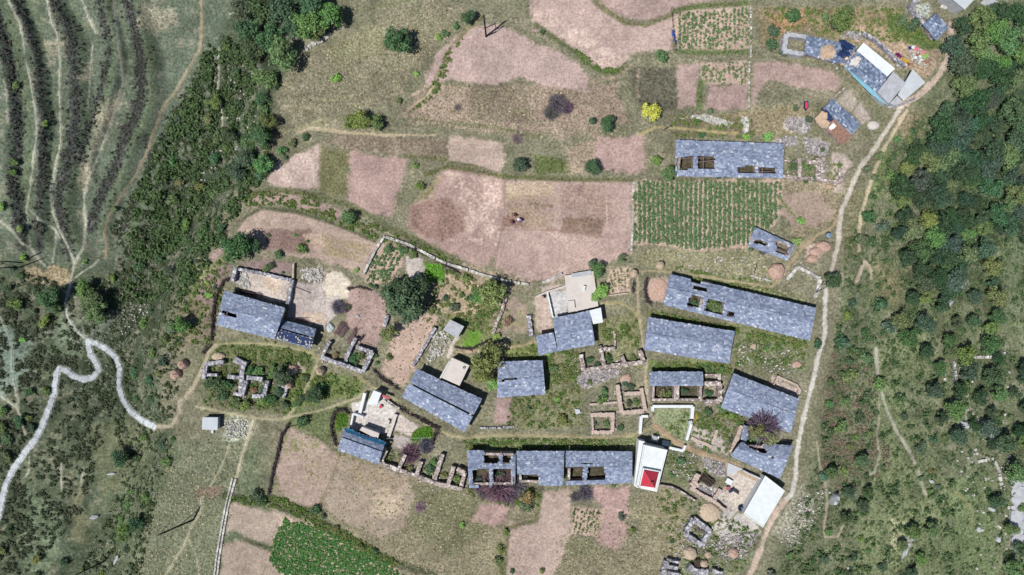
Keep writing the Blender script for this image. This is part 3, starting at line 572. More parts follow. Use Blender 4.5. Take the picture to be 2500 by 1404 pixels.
def house(label,q,he,hr,f=.5,holes=(),parts=(),beams=(),dark=False,lower=True,upper=True,gap=0.,wallm=None,doors=True,name='slate_house',cat='house',group='slate roofed village houses',lowmat=None,ridge=True,over=0.):
    he*=.82;hr=he+(hr/1-he/.82)*.95;SN[0]+=1;rg=random.Random(SN[0]*13)
    c=cen(q);g=gp(*c);zb=g[2]
    P=[(*un(*p,zb+he),zb+he) for p in q];A,B,C,D=P
    r1=((q[0][0]*(1-f)+q[3][0]*f),(q[0][1]*(1-f)+q[3][1]*f));r2=((q[1][0]*(1-f)+q[2][0]*f),(q[1][1]*(1-f)+q[2][1]*f))
    E1=(*un(*r1,zb+hr),zb+hr,f);E2=(*un(*r2,zb+hr),zb+hr,f)
    t=thing(name,(g[0],g[1],zb),label,cat,group)
    w=MB();gr=min(T(p[0],p[1]) for p in P)-.6
    if f>0: out,inn=walls_of(w,A,B,C,D,E1,E2,zb+he-.1,gr)
    else:
        out=inset([A[:2],B[:2],C[:2],D[:2]],.35);inn=inset(out,.4)
        for k in range(4):
            j=(k+1)%4;hz=[zb+(hr if x<2 else he)-.2 for x in (k,j,j,k)];w.prism([out[k],out[j],inn[j],inn[k]],gr,hz)
    for (p1,p2,th,h) in parts:
        a=Vector(un(*p1,zb+h));b=Vector(un(*p2,zb+h));d=(b-a).normalized();n=Vector((-d.y,d.x))*th/2;k=max(2,int((b-a).length/.7));
        for i in range(k):
            s0=a+(b-a)*i/k;s1=a+(b-a)*(i+1)/k;w.prism([tuple(s0-n),tuple(s1-n),tuple(s1+n),tuple(s0+n)],gr,zb+h-rg.random()*.2)
    w.build('wall',wallm or STONE,t)
    m=MB();sm=SLATE2 if dark else SLATE
    if upper and f>0: slope(m,E1[:3],E2[:3],B,A,holes,rg,over=over)
    if lower and not lowmat: slope(m,E1[:3],E2[:3],C,D,holes,rg,gap=gap)
    if ridge and f>0 and not gap:
        n=int((Vector(E2[:3])-Vector(E1[:3])).length/.6)
        for i in range(n):
            p=lerp(E1[:3],E2[:3],(i+.5)/n)
            if any(inpoly(pj(*p),h) for h in holes):continue
            m.box(p.x,p.y,p.z-.03+rg.random()*.03,.58,.32,.1,math.atan2(E2[1]-E1[1],E2[0]-E1[0])+rg.uniform(-.1,.1))
    m.build('roof',[sm,DECK],t)
    if lowmat:
        m=MB();nn=14
        for i in range(nn):
            for j in range(6):
                pt=lambda a,b:lerp(lerp(E1[:3],E2[:3],a),lerp(D,C,a),b)+Vector((0,0,.1+.16*fbm(a*9+SN[0],b*5,2,3)))
                m.face([pt(i/nn,j/6),pt(i/nn,(j+1)/6),pt((i+1)/nn,(j+1)/6),pt((i+1)/nn,j/6)])
        m.build('mud_roof',lowmat,t,smooth=True)
    big=[h for h in holes if (max(p[0] for p in h)-min(p[0] for p in h))*(max(p[1] for p in h)-min(p[1] for p in h))>600]
    if (big or not lower) and f>0:
        zf=zb+he-1.45;ii=inset(inn,-.03);m=MB();nn=16
        for i in range(nn):
            for j in range(8):
                def pt(a,b):
                    p=lerp(lerp(ii[0],ii[1],a),lerp(ii[3],ii[2],a),b);return (p.x,p.y,zf+.5*(fbm(p.x*.7,p.y*.7,4,3)-.5))
                m.face([pt(i/nn,j/8),pt(i/nn,(j+1)/8),pt((i+1)/nn,(j+1)/8),pt((i+1)/nn,j/8)])
        m.build('floor',WEEDY,t,smooth=True)
        for h in (big or [[(p[0],p[1]) for p in q]]): FLO.append((h,zf))
    for (p1,p2,h) in beams:
        b=MB();b.tube((*un(*p1,zb+h),zb+h),(*un(*p2,zb+h),zb+h),.12,.1);b.build('beam',TIMB,t)
    if doors and f>0:
        o1,o2=Vector(out[3]),Vector(out[2]);d=(o2-o1).normalized();n=Vector((d.y,-d.x));
        if n.dot(Vector(out[3])-Vector(out[0]))<0:n=-n
        Lw=(o2-o1).length;a=math.atan2(d.y,d.x)
        for k,(nm,s,wd,ht,z) in enumerate((('door',.5,1.,1.9,0),('window',.22,.8,.8,1.0),('window',.78,.8,.8,1.0))):
            if z+ht>he-.2:continue
            p=o1+d*Lw*s+n*.03;b=MB();b.box(p.x,p.y,T(p.x,p.y)+z,wd,.1,ht,a);o=b.build(nm,DTIMB,t)
    return t,zb
h1,zb=house('long ruined slate house with four roof holes above the large cabbage field',[(1649,342),(1914,352),(1912,434),(1648,430)],2.6,4.0,.45,
 holes=[[(1651,384),(1693,380),(1693,414),(1651,418)],[(1702,379),(1746,379),(1744,413),(1702,415)],[(1801,408),(1846,402),(1848,423),(1801,426)],[(1853,409),(1880,407),(1897,411),(1893,417),(1898,424),(1853,424)]],
 parts=[((1698,380),(1697,424),.8,2.4),((1850,402),(1850,430),.8,2.4)],beams=[((1703,386),(1746,381),3.0),((1703,396),(1744,391),2.7),((1718,381),(1717,414),2.5),((1703,413),(1743,413),2.4),((1862,408),(1860,425),2.6),((1853,419),(1882,419),2.5),((1655,388),(1692,384),2.8)])
house('small half collapsed slate hut with a pale stone rim beside the forked trail',[(1842,555),(1940,599),(1924,636),(1826,600)],1.7,2.4,.45,
 holes=[[(1838,580),(1862,588),(1876,592),(1866,602),(1836,593)],[(1895,584),(1932,598),(1921,627),(1893,617)]],parts=[((1893,583),(1888,620),.5,1.7)],beams=[((1897,607),(1926,620),1.9),((1896,610),(1925,623),1.8)],doors=False,name='slate_hut',cat='hut',group=None)
hh,zb=house('dark slate house between the white shed and the light blue plastic sheet',[(2092,124),(2166,188),(2142,226),(2061,160)],2.5,3.3,.04,dark=True,doors=False)
hb,zb2=house('collapsing dark slate house patched with mud and navy tarpaulin at the hamlet top',[(1969,87),(2090,114),(2066,160),(1963,131)],2.3,3.1,.45,dark=True,
 holes=[[(2056,142),(2064,134),(2074,134),(2074,146),(2062,150)]],doors=False)
house('dark slate house with a red mud slope beside the pale path',[(2031,241),(2101,304),(2057,357),(1988,290)],2.2,3.1,.5,dark=True,lowmat=MUDR,doors=False)
house('small dark slate house against the forest at the top right edge',[(2284,32),(2317,67),(2286,99),(2253,60)],2.4,3.2,.42,dark=True,doors=False)
h6,zb=house('longest slate house with square roof openings beside the ridge path',[(1636,670),(1993,753),(1977,831),(1619,743)],2.9,4.3,.45,
 holes=[[(1693,693),(1727,702),(1729,714),(1709,711),(1688,705)],[(1687,717),(1717,726),(1712,755),(1676,748)],[(1729,727),(1769,738),(1766,771),(1719,759)],[(1780,757),(1794,763),(1796,776),(1774,772)],[(1686,683),(1740,697),(1740,701),(1686,688)]],
 parts=[((1722,722),(1714,755),1.4,2.7),((1773,738),(1769,774),.9,2.7)])
house('broad unbroken slate house below the longest house',[(1583,775),(1794,810),(1780,887),(1572,853)],3.0,4.4,.5,group='intact slate houses')
h8,zb=house('slate house missing its lower roof slope beside the white yard wall',[(1585,908),(1716,908),(1718,984),(1587,984)],2.8,3.9,.42,lower=False,holes=[],parts=[((1652,938),(1652,978),1.0,2.9),((1653,942),(1653,944),.5,2.8)])
house('intact slate house beside the orange mud yard',[(1790,912),(1951,975),(1931,1056),(1760,994)],3.0,4.4,.48)
house('slate house with a ragged upper edge below the purple brown tree',[(1808,1080),(1936,1089),(1905,1168),(1783,1112)],2.8,4.0,.46,holes=[[(1812,1078),(1850,1076),(1878,1104),(1862,1108),(1830,1094)],[(1879,1114),(1888,1114),(1890,1120),(1880,1119)]])
house('tiny slate lean-to between two ruined walls left of the purple brown tree',[(1816,1037),(1832,1044),(1822,1078),(1808,1072)],2.2,2.6,0.,doors=False,name='slate_lean_to',cat='shed',group=None)
h13,zb=house('roofless ended slate house beside the purple thicket',[(1140,1100),(1259,1102),(1258,1188),(1145,1190)],3.0,4.0,.5,
 holes=[[(1182,1090),(1262,1090),(1258,1108),(1256,1113),(1184,1111)],[(1180,1109),(1217,1109),(1219,1133),(1180,1133)],[(1226,1108),(1250,1112),(1244,1133),(1226,1133)],[(1152,1146),(1195,1143),(1197,1196),(1152,1182)],[(1202,1143),(1251,1145),(1258,1196),(1202,1196)]],
 parts=[((1198,1140),(1201,1180),.8,2.8),((1222,1106),(1224,1134),.5,2.9)],doors=False)
house('slate house with a notch at its lower left corner in the terrace row',[(1261,1102),(1378,1102),(1375,1185),(1263,1183)],3.2,4.3,.5,holes=[[(1255,1156),(1314,1160),(1314,1196),(1255,1196)]],doors=False)
house('slate house with two square holes beside the white red-roofed hall',[(1381,1102),(1544,1103),(1543,1178),(1381,1184)],3.1,4.2,.5,holes=[[(1376,1140),(1424,1139),(1424,1174),(1376,1177)],[(1433,1139),(1476,1139),(1477,1174),(1433,1175)],[(1422,1127),(1447,1128),(1447,1133),(1422,1132)]],parts=[((1428,1137),(1428,1178),.6,2.9)],doors=False)
house('large smooth blue-grey slate house with a jagged dark ridge seam',[(1017,901),(1177,975),(1135,1054),(981,968)],3.2,4.6,.47,gap=.42,over=.12,dark=False,doors=False)
house('slate house with a narrow slot in its roof beside the tall dark tree',[(1216,884),(1325,880),(1332,962),(1213,970)],3.0,4.1,.5,holes=[[(1219,925),(1264,921),(1265,929),(1219,933)]],doors=False)
h17,zb=house('slate house joined to the pale concrete terrace',[(1349,778),(1440,759),(1453,840),(1362,857)],3.1,4.2,.52)
house('slate wing leaning on the left end of the terrace house',[(1308,819),(1351,811),(1361,857),(1315,868)],2.7,3.6,0.,name='slate_wing',cat='house',group=None)
h18,zb18=house('slate house with a black slot in its left roof below the stone strewn yard',[(547,711),(697,753),(671,827),(528,793)],3.1,4.5,.5,holes=[[(538,754),(579,766),(578,777),(561,773),(539,765)]],beams=[((556,757),(553,773),3.9)],doors=False)
h18b,zb19=house('lower slate house patched with a navy tarpaulin and white stones',[(688,781),(772,804),(759,851),(670,825)],2.5,3.4,.42,gap=.3,doors=False,dark=True)
h21,zb21=house('slate house with a blue sheet along its eave below the white-roofed yard',[(840,1045),(941,1081),(924,1133),(825,1098)],2.9,3.9,.36,gap=.3,over=.1,doors=False)
# tarpaulins and patches lying on roofs are things of their own
def sheet_on(name,label,cat,poly,z,m,th=.05,bumpy=.12,group=None,org=None):
    """thin cloth with folds; poly in photo pixels on the roof level z (a function of x,y or a number)"""
    c=cen(poly);pts=[];b=MB();k=9
    us=[p[0] for p in poly];vs=[p[1] for p in poly];u0,u1,v0,v1=min(us),max(us),min(vs),max(vs)
    n=max(3,int((u1-u0)/3));mm_=max(3,int((v1-v0)/3))
    for i in range(n):
        for j in range(mm_):
            cs=[(u0+(u1-u0)*(i+a)/n,v0+(v1-v0)*(j+d)/mm_) for a,d in ((0,0),(0,1),(1,1),(1,0))]
            if not inpoly(cen(cs),poly):continue
            P=[]
            for p in cs:
                zz=z(*p) if callable(z) else z
                zz+=.06+bumpy*float(fbm(p[0]/5.,p[1]/5.,3,2));P.append((*un(*p,zz),zz))
            b.face(P);b.face([(p[0],p[1],p[2]-th) for p in P[::-1]])
    o=b.build(name,m,None);return tag(o,label,cat,group)
def roofz(q,he,hr,f,zb):
    def g(px,py):
        A,B,C,D=map(Vector,q);r1=A.lerp(D,f);r2=B.lerp(C,f);d=(r2-r1).normalized();n=Vector((-d.y,d.x));s=(Vector((px,py))-r1).dot(n)
        w=abs((D-A).dot(n));lo=max(1e-3,w*(1-f));up=max(1e-3,w*f)
        if (D-A).dot(n)<0:s=-s
        return zb+hr-(hr-he)*min(1,(s/lo if s>0 else -s/up))+.1
    return g
_h=lambda a,b:(a*.82,a*.82+(b-a)*.95)
z19=roofz([(688,781),(772,804),(759,851),(670,825)],*_h(2.5,3.4),.42,zb19)
sheet_on('tarpaulin','navy tarpaulin over the lower roof slope, held down by white stones','tarpaulin',[(678,804),(766,830),(759,849),(672,824)],z19,BLUET)
rs=random.Random(4)
for k in range(34):
    while 1:
        p=(rs.uniform(672,766),rs.uniform(806,850))
        if inpoly(p,[(677,808),(765,834),(759,848),(672,823)]):break
    z=z19(*p)+.12;x,y=un(*p,z);b=MB();r=rs.uniform(.14,.3);b.box(x,y,z-.02,r*1.2,r,.1+r*.3,rs.random()*3);o=b.build('roof_stone',PALEST);tag(o,'white stone weighing down the navy tarpaulin on the slate roof','stone','stones on the navy tarpaulin')
z21=roofz([(840,1045),(941,1081),(924,1133),(825,1098)],*_h(2.9,3.9),.36,zb21)
sheet_on('plastic_sheet','blue plastic sheet along the upper eave of the slate roof','plastic sheet',[(841,1045),(858,1047),(880,1062),(905,1070),(925,1072),(942,1081),(940,1088),(915,1081),(895,1074),(870,1064),(843,1054)],z21,CYAN)
zb_=roofz([(1969,87),(2090,114),(2066,160),(1963,131)],*_h(2.3,3.1),.45,zb2)
sheet_on('tarpaulin','dark navy tarpaulin across the broken right end of the hamlet roof','tarpaulin',[(2050,98),(2062,97),(2086,112),(2084,120),(2068,124),(2056,120)],zb_,BLUET)
sheet_on('tarpaulin','crumpled navy tarpaulin below a larger one on the hamlet roof','tarpaulin',[(2043,134),(2058,116),(2068,126),(2079,127),(2072,136),(2056,140)],zb_,BLUET,bumpy=.2)
sheet_on('mud_patch','orange brown mud patch spread on the dark slate roof','mud patch',[(2005,116),(2020,109),(2033,109),(2040,125),(2036,140),(2022,146),(2003,142)],zb_,MUD,bumpy=.3)
sheet_on('mud_patch','second mud patch sliding from the collapsed roof corner','mud patch',[(2048,146),(2070,140),(2086,124),(2088,134),(2066,158),(2052,160)],lambda a,b:zb2+1.8,MUD,bumpy=.4)
zh=roofz([(2092,124),(2166,188),(2142,226),(2061,160)],*_h(2.5,3.3),.04,gp(2115,175)[2])
sheet_on('white_sheet','crumpled off-white sheet on the upper end of the slate roof','sheet',[(2078,146),(2085,140),(2100,138),(2102,146),(2090,163),(2074,158)],zh,CONC,bumpy=.35)
z4=roofz([(2031,241),(2101,304),(2057,357),(1988,290)],*_h(2.2,3.1),.5,gp(2045,298)[2])
sheet_on('mud_patch','tan mud patch on the left half of the red mud roof','mud patch',[(1990,288),(2006,272),(2020,277),(2018,293),(2026,300),(2020,312),(2008,312),(1994,300)],z4,MUD,bumpy=.25)
sheet_on('tarpaulin','torn navy sheet showing through the middle of the mud roof','tarpaulin',[(2006,264),(2022,270),(2035,290),(2032,297),(2020,294),(2018,276),(2007,270)],z4,BLUET,bumpy=.2)
sheet_on('white_sheet','small white board lying on the red mud roof','board',[(2024,311),(2036,300),(2042,306),(2040,312),(2028,318)],z4,WHITE,bumpy=.08)
sheet_on('plastic_sheet','long light blue plastic sheet hanging from the hamlet house eave','plastic sheet',[(2060,160),(2066,160),(2100,192),(2142,227),(2170,250),(2166,256),(2145,246),(2110,213),(2085,188)],lambda a,b:1.7+T(*un(a,b)),SKYT)
# ------------------------------------------------------------------ flat-roofed buildings
def flat(name,label,cat,poly,h,m,wallm=None,ov=.12,th=.18,group=None,tilt=0.,parapet=0.,bits=()):
    c=cen(poly);g=gp(*c);zb=g[2];z=zb+h;P=[un(*p,z) for p in poly];t=thing(name,(g[0],g[1],zb),label,cat,group)
    w=MB();i=inset(P,ov);w.prism(i,min(T(*p) for p in i)-.5,z-th-.002);w.build('wall',wallm or CONCG,t)
    r=MB();zz=[z+tilt*(k in (0,1)) for k in range(len(P))];r.prism(P,z-th,zz);r.build('roof',m,t)
    if parapet:
        q=inset(P,.18);pb=MB()
        for k in range(len(P)):
            j=(k+1)%len(P);pb.prism([P[k],P[j],q[j],q[k]],z+.002,z+parapet-.003*(k%2))
        pb.build('parapet',wallm or m,t)
    for nm,poly2,z0,hh_,mm_ in bits:
        b=MB();b.prism([un(*p,zb+z0+hh_) for p in poly2],zb+z0,zb+z0+hh_);b.build(nm,mm_,t)
    return t,zb
flat('metal_shed','long white roofed shed behind the dark slate house','shed',[(2107,105),(2184,168),(2166,187),(2092,123)],2.5,WHITER,tilt=.2)
flat('concrete_house','flat grey concrete house joining the slate house and the tilted pale roof','house',[(2181,175),(2212,203),(2170,253),(2142,224)],2.9,CONCG)
flat('metal_shed','pale grey roofed shed over the bend of the path','shed',[(2227,170),(2258,202),(2206,246),(2192,231)],2.7,CONCB,ov=.4,th=.1,tilt=.2)
flat('concrete_shed','low grey slab beneath the corner of the pale shed','shed',[(2190,234),(2204,247),(2184,258),(2172,252)],2.0,CONCG)
flat('concrete_house','grey flat roofed house cut by the top edge of the photo','house',[(2310,-14),(2356,23),(2385,-8),(2350,-40)],3.2,CONCB)
flat('concrete_house','white flat roofed house at the lower right beside the path','house',[(1868,1161),(1916,1198),(1862,1288),(1815,1254)],2.5,WHITER,wallm=WHITE,parapet=.1)
flat('concrete_house','cream flat roofed annex beside the stepped yard','house',[(1103,873),(1146,892),(1122,942),(1077,922)],2.7,CONC,wallm=CONC,bits=[('parapet',[(1097,880),(1099,881),(1076,924),(1073,923)],2.6,.35,WHITE)])
flat('concrete_shed','small grey flat roofed shed at the head of the stepped yard','shed',[(1099,780),(1133,797),(1116,827),(1082,805)],2.4,CONCG)
flat('metal_shed','white roofed lean-to beside the terrace house','shed',[(1439,758),(1467,751),(1472,787),(1446,792)],2.7,WHITER)
flat('metal_shed','white roofed kitchen at the head of the pink tiled yard','shed',[(912,953),(931,960),(920,988),(896,988)],2.5,WHITER,wallm=WHITE,bits=[('awning',[(932,962),(952,970),(950,976),(930,968)],1.5,.12,REDT)])
flat('concrete_shed','low pale grey shed standing along the blue edged slate roof','shed',[(884,1042),(926,1058),(922,1073),(878,1050)],2.2,CONC)
flat('pump_hut','small square grey concrete hut in the meadow below the trail','hut',[(494,1019),(532,1019),(531,1050),(493,1049)],1.6,CONCB,bits=[('step',[(515,1050),(521,1050),(521,1058),(515,1058)],0,.4,CONCB)])
flat('terrace','pale concrete terrace above the slate house','terrace',[(1378,673),(1449,662),(1461,748),(1388,765)],.9,CONC,wallm=STONE,ov=.05,bits=[('stair',[(1387,735),(1402,733),(1404,752),(1388,754)],.9,.5,CONC),('chimney',[(1425,697),(1430,699),(1427,710),(1421,708)],.9,.7,WHITE),('ledge',[(1395,668),(1443,660),(1444,671),(1396,678)],.9,.15,CONCG)])
flat('plinth','low grey plinth beside the top edge ruins','plinth',[(2393,8),(2425,22),(2440,5),(2410,-8)],.8,CONCG)
flat('concrete_slab','pale slab lying across the yard entrance at the lower right','slab',[(1778,1130),(1815,1146),(1800,1150),(1790,1160),(1774,1155)],.3,CONCB)
flat('concrete_slab','small grey slab near the tall dark tree at the mid terrace','slab',[(1403,998),(1415,1000),(1418,1008),(1406,1012)],.4,CONCB)
# white hall with the red hipped roof
g=gp(1590,1135);zb=g[2];t=thing('hall',g,'white hall with a red hipped roof in the middle of the village bottom','hall')
H0=[(1571,1085),(1629,1098),(1603,1200),(1552,1189)];z=zb+3.5;P=[un(*p,z) for p in H0]
b=MB();b.prism(inset(P,.1),zb-1.2,z-.15);b.build('wall',WHITE,t)
b=MB();b.prism(P,z-.15,z);b.build('roof',WHITER,t)
q=inset(P,.22);b=MB()
for k in range(4): j=(k+1)%4;b.prism([P[k],P[j],q[j],q[k]],z+.002,z+.28-.003*(k%2))
b.build('parapet',WHITE,t)
L=[un(*p,zb+2.3) for p in [(1560,1075),(1577,1079),(1559,1189),(1548,1187)]]
b=MB();b.prism(L,zb-1.2,zb+2.3);b.build('side_wing',WHITE,t)
zp=z+.75;Q=[un(*p,zp) for p in [(1570,1143),(1613,1151),(1602,1198),(1560,1190)]]
b=MB();b.prism(Q,z+.002,zp);pl=b.build('upper_storey',WHITE,t)
zr=zp+.25;rp=[(1573,1148),(1608,1154),(1599,1191),(1564,1186)];Qr=[(*un(*p,zr),zr) for p in rp];az=zr+2.;ap=(*un(1591,1179,az),az)
b=MB();q2=[un(*p,zr) for p in rp];b.prism(q2,zp+.002,zr)
for k in range(4): b.face([Qr[k],Qr[(k+1)%4],ap])
rr=b.build('red_roof',RED,t)
for k in range(4):
    b=MB();b.tube(Qr[k],ap,.07,.06);b.build('hip_ridge',REDT,rr,org=t.location)
b=MB();b.box(ap[0],ap[1],az-.05,.35,.35,.3);b.build('finial',ORG,t)
b=MB();e=[un(*p,z+.5) for p in [(1561,1185),(1566,1186),(1564,1192),(1559,1191)]];b.prism(e,z+.002,z+.5);b.build('chimney',REDT,t)
b=MB()
for k in range(3):
    y0=1087-k*4;b.prism([un(*p,zb+.75-.22*k) for p in [(1618,y0-4),(1635,y0-1),(1634,y0+3),(1617,y0)]],zb-.2,zb+.75-.22*k)
b.build('stair',WHITE,t)
g=gp(1600,1070);t=thing('plinth',g,'white square plinth with a carved grey stone beside the red-roofed hall','plinth')
b=MB();b.prism([un(*p,g[2]+.7) for p in [(1594,1062),(1610,1066),(1606,1079),(1590,1075)]],g[2]-.2,g[2]+.7);b.build('base',WHITE,t)
b=MB();b.prism([un(*p,g[2]+1.2) for p in [(1596,1064),(1605,1067),(1604,1074),(1600,1076),(1594,1073)]],g[2]+.702,g[2]+1.2);b.build('carved_stone',CONCG,t)
# ------------------------------------------------------------------ ruins and walls
def seg(mb,a,b,w,h,rg,jit=.14,step=.34,skip=0.):
    A=Vector(a);B=Vector(b);L=(B-A).length;k=max(1,int(round(L/step)));d=(B-A)/max(L,1e-6);n=Vector((-d.y,d.x))*w/2
    for i in range(k):
        if rg.random()<skip:continue
        s0=A+d*(L*i/k-.03);s1=A+d*(L*(i+1)/k+.03);zb=min(T(*s0),T(*s1));o=n*rg.uniform(-.16,.16);q=1+rg.uniform(-.14,.14)
        hv=h*(1-min(1,jit*6)*.55*max(0,float(fbm(s0.x*.3+h*9,s0.y*.3,2,2))-.42)*2);z=max(T(*s0),T(*s1))+hv+rg.uniform(-jit,jit)
        mb.prism([tuple(s0-n*q+o),tuple(s1-n*q+o),tuple(s1+n*q+o),tuple(s0+n*q+o)],zb-.4,[z+rg.uniform(-.05,.05) for _ in range(4)])
def run(mb,pts,w,h,rg,**k):
    P=[gp(*p,h)[:2] for p in pts]
    for a,b in zip(P,P[1:]): seg(mb,a,b,w,h,rg,**k)
def ruin(label,runs,m=STONE,name='stone_ruin',cat='ruin',group='roofless stone ruins',jit=.1):
    runs=[(p,w,h*.72) for p,w,h in runs]
    rg=random.Random(len(label)*7+len(runs));allp=[p for r in runs for p in r[0]];g=gp(*cen(allp));t=thing(name,g,label,cat,group)
    for pts,w,h in runs:
        b=MB();run(b,pts,w,h,rg,jit=jit);b.build('wall',m,t)
    b=MB()
    for pts,w,h in runs:                                    # stones fallen off the walls
        for (a,c),(d,e) in zip(pts,pts[1:]):
            for _ in range(int(math.hypot(d-a,e-c)*S*6)):
                k=rg.random();x,y,z=gp(a+(d-a)*k+rg.gauss(0,9),c+(e-c)*k+rg.gauss(0,9));r=rg.uniform(.07,.24);q=rg.random()*3
                b.prism([(x+r*rg.uniform(.7,1.1)*math.cos(q+u),y+r*rg.uniform(.7,1.1)*math.sin(q+u)) for u in (0,1.2,2.4,3.7,5)],z-.15,[z+rg.uniform(.06,.26) for _ in range(5)])
    o=b.build('fallen_stones',RUB,t);o['kind']='stuff'
    return t
def wall(label,pts,w,h,m=STONE,name='stone_wall',cat='wall',group=None,jit=.1,skip=0.,step=.34):
    rg=random.Random(len(label)*5+len(pts));b=MB();run(b,pts,w,h,rg,jit=jit,skip=skip,step=step);return tag(b.build(name,m),label,cat,group)
ruin('roofless two room ruin with a slate topped corner beside the footpath',[([(783,872),(885,908)],.75,2.2),([(885,908),(908,861)],.75,2.2),([(908,861),(870,847)],.7,2.3),([(842,882),(852,858),(868,825)],.6,1.9),([(787,866),(805,834)],.55,2.)],GREYST)
ruin('roofless ruin choked with shrubs above the square concrete hut',[([(502,888),(545,884)],.8,1.9),([(502,888),(497,925)],.7,1.9),([(499,915),(530,916)],.6,1.8),([(570,878),(600,892)],1.1,1.9),([(592,890),(586,960)],.75,1.9),([(556,919),(584,922)],.7,1.7),([(602,922),(640,926)],.8,1.9),([(600,930),(592,962)],.7,1.8),([(652,930),(644,966),(615,968)],.7,1.8),([(570,960),(595,966)],.6,1.5)],GREYST)
ruin('short grey wall corner beside the small straw heap',[([(680,938),(700,946)],.6,1.4),([(700,946),(692,972)],.5,1.4)],GREYST,group=None)
ruin('row of five roofless rooms running from the blue edged slate house',[([(925,1131),(1000,1157),(1060,1180),(1128,1195)],.75,2.),([(930,1125),(942,1100)],.8,2.1),([(972,1146),(990,1110)],.7,1.9),([(1016,1162),(1028,1128)],.75,1.9),([(1060,1172),(1074,1130),(1080,1110)],.8,1.9),([(1094,1183),(1107,1140)],.75,2.),([(1126,1190),(1134,1155),(1116,1145)],.75,2.1)])
ruin('roofless annex wall ring beside the half roofed slate house',[([(1722,938),(1760,937),(1758,981),(1720,982)],.9,2.4)],group=None)
ruin('low double walled pen above the roofless annex',[([(1722,917),(1760,917)],.7,1.4),([(1758,918),(1756,931)],.6,1.4),([(1724,930),(1758,933)],.4,1.3)],group=None)
ruin('four room ruin above the white rubble heap in the village middle',[([(1418,866),(1425,905)],.8,1.8),([(1464,845),(1476,895)],.8,1.9),([(1472,853),(1502,852)],.8,1.8),([(1476,896),(1528,890),(1574,884)],.8,1.8),([(1518,870),(1528,890)],.7,1.5),([(1562,855),(1572,884)],.8,1.8),([(1500,815),(1502,845)],.4,1.),([(1427,902),(1476,896)],.6,1.4)])
ruin('narrow two room ruin along the paved lane',[([(1507,940),(1518,1008)],.8,1.5),([(1525,962),(1566,960)],.7,1.5),([(1566,948),(1576,1002)],.7,1.5),([(1519,1008),(1572,1004)],.8,1.5),([(1440,988),(1515,982)],.4,.9)],MUDW)
ruin('square roofless ruin beside the level path',[([(1443,1014),(1500,1012)],.8,1.3),([(1497,1014),(1495,1054)],.7,1.4),([(1445,1056),(1495,1056)],.7,1.3),([(1446,1014),(1448,1056)],.35,1.)],MUDW)
ruin('square grey ruin with purple timbers below the dry straw bed',[([(1694,1268),(1735,1298)],.95,1.7),([(1735,1298),(1713,1332)],.95,1.7),([(1713,1332),(1673,1304)],.95,1.6),([(1673,1304),(1694,1268)],.95,1.7)],GREYST)
ruin('ruined house cut by the bottom edge beside the straw stacks',[([(1630,1368),(1660,1375)],.4,1.9),([(1628,1372),(1620,1404)],1.,1.9),([(1630,1385),(1655,1388)],.7,1.7),([(1632,1400),(1660,1404)],.7,1.7),([(1682,1385),(1700,1398),(1730,1398)],1.2,1.8),([(1740,1395),(1765,1404)],.9,1.8)],GREYST)
ruin('low ruin grid beside the rubble platforms',[([(1916,393),(1952,394)],.5,.9),([(1952,386),(1952,440)],.8,.9),([(1968,396),(2000,396)],.7,1.),([(1998,386),(1998,440)],1.,1.1),([(2010,384),(2010,438)],.8,1.),([(1912,430),(2000,438),(2055,446)],.6,.9),([(2055,446),(2052,412)],.7,.9)],STONE)
ruin('open square ruin with thick pale walls at the left end of the hamlet',[([(1922,82),(1970,91)],.8,2.),([(1922,82),(1914,124)],.95,2.),([(1914,124),(1962,132)],.8,2.)],CONCG)
ruin('low pale stone enclosure beside the dirt trail and ridge path',[([(1922,682),(1947,653)],.65,.5),([(1948,652),(1980,668),(2000,680)],.6,.5),([(1998,676),(2003,692),(1990,725)],.8,.55)],PALEST)
ruin('knee high ruin outlines right of the white yard walls',[([(1688,1070),(1735,1090)],.6,.6),([(1740,1085),(1750,1050)],.6,.7),([(1785,1105),(1812,1040)],.8,1.6)],MUDW)
ruin('roofless dry stone yard house with a grey paved floor at the lower right',[([(1692,1186),(1705,1158)],1.,1.7),([(1686,1192),(1740,1222),(1772,1247)],.6,1.5),([(1743,1222),(1760,1196)],.8,1.2),([(1690,1188),(1702,1178)],1.4,1.8)],MUDW)
ruin('grey walled plot above the small dark slate house at the top',[([(2222,18),(2245,-5)],.9,1.3),([(2222,18),(2258,58)],.7,1.3)],GREYST)
ruin('orange mud yard walls above the intact slate house',[([(1900,918),(1890,940)],.2,1.2),([(1900,920),(1945,940),(1955,955)],.4,.8),([(1953,955),(1945,970)],.5,.8)],MUDW)
wall('stone wall around the sunlit mud yard above the black slotted house',[(572,655),(600,660),(640,668),(690,680),(712,684)],.6,1.2,GREYST)
wall('tall dark faced stone wall at the left end of the stone strewn yard',[(574,654),(566,686)],.7,1.5,GREYST)
wall('grey stone wall on the right of the stone strewn yard',[(713,684),(702,742)],.6,1.2,GREYST)
wall('narrow mud wall rising from the yard corner to the field',[(714,682),(716,644)],.3,.9,MUDW)
wall('straight white wall beside the three tree garden',[(938,577),(915,612),(888,668)],.45,.7,PALEST)
wall('long white field wall above the gardens',[(938,577),(1000,598),(1080,640),(1170,668),(1230,685),(1290,694)],.5,.6,PALEST,skip=.12)
wall('curved dry stone wall along the walled pen',[(1290,770),(1297,820)],.9,.8,GREYST)
wall('dark twisted stone wall between the garden and the pen',[(1236,722),(1225,760),(1210,795),(1203,815)],.6,.8,STONE)
wall('white edge wall of the paved terrace yard',[(1336,713),(1350,775)],.3,1.,WHITE,name='yard_wall',jit=.02)
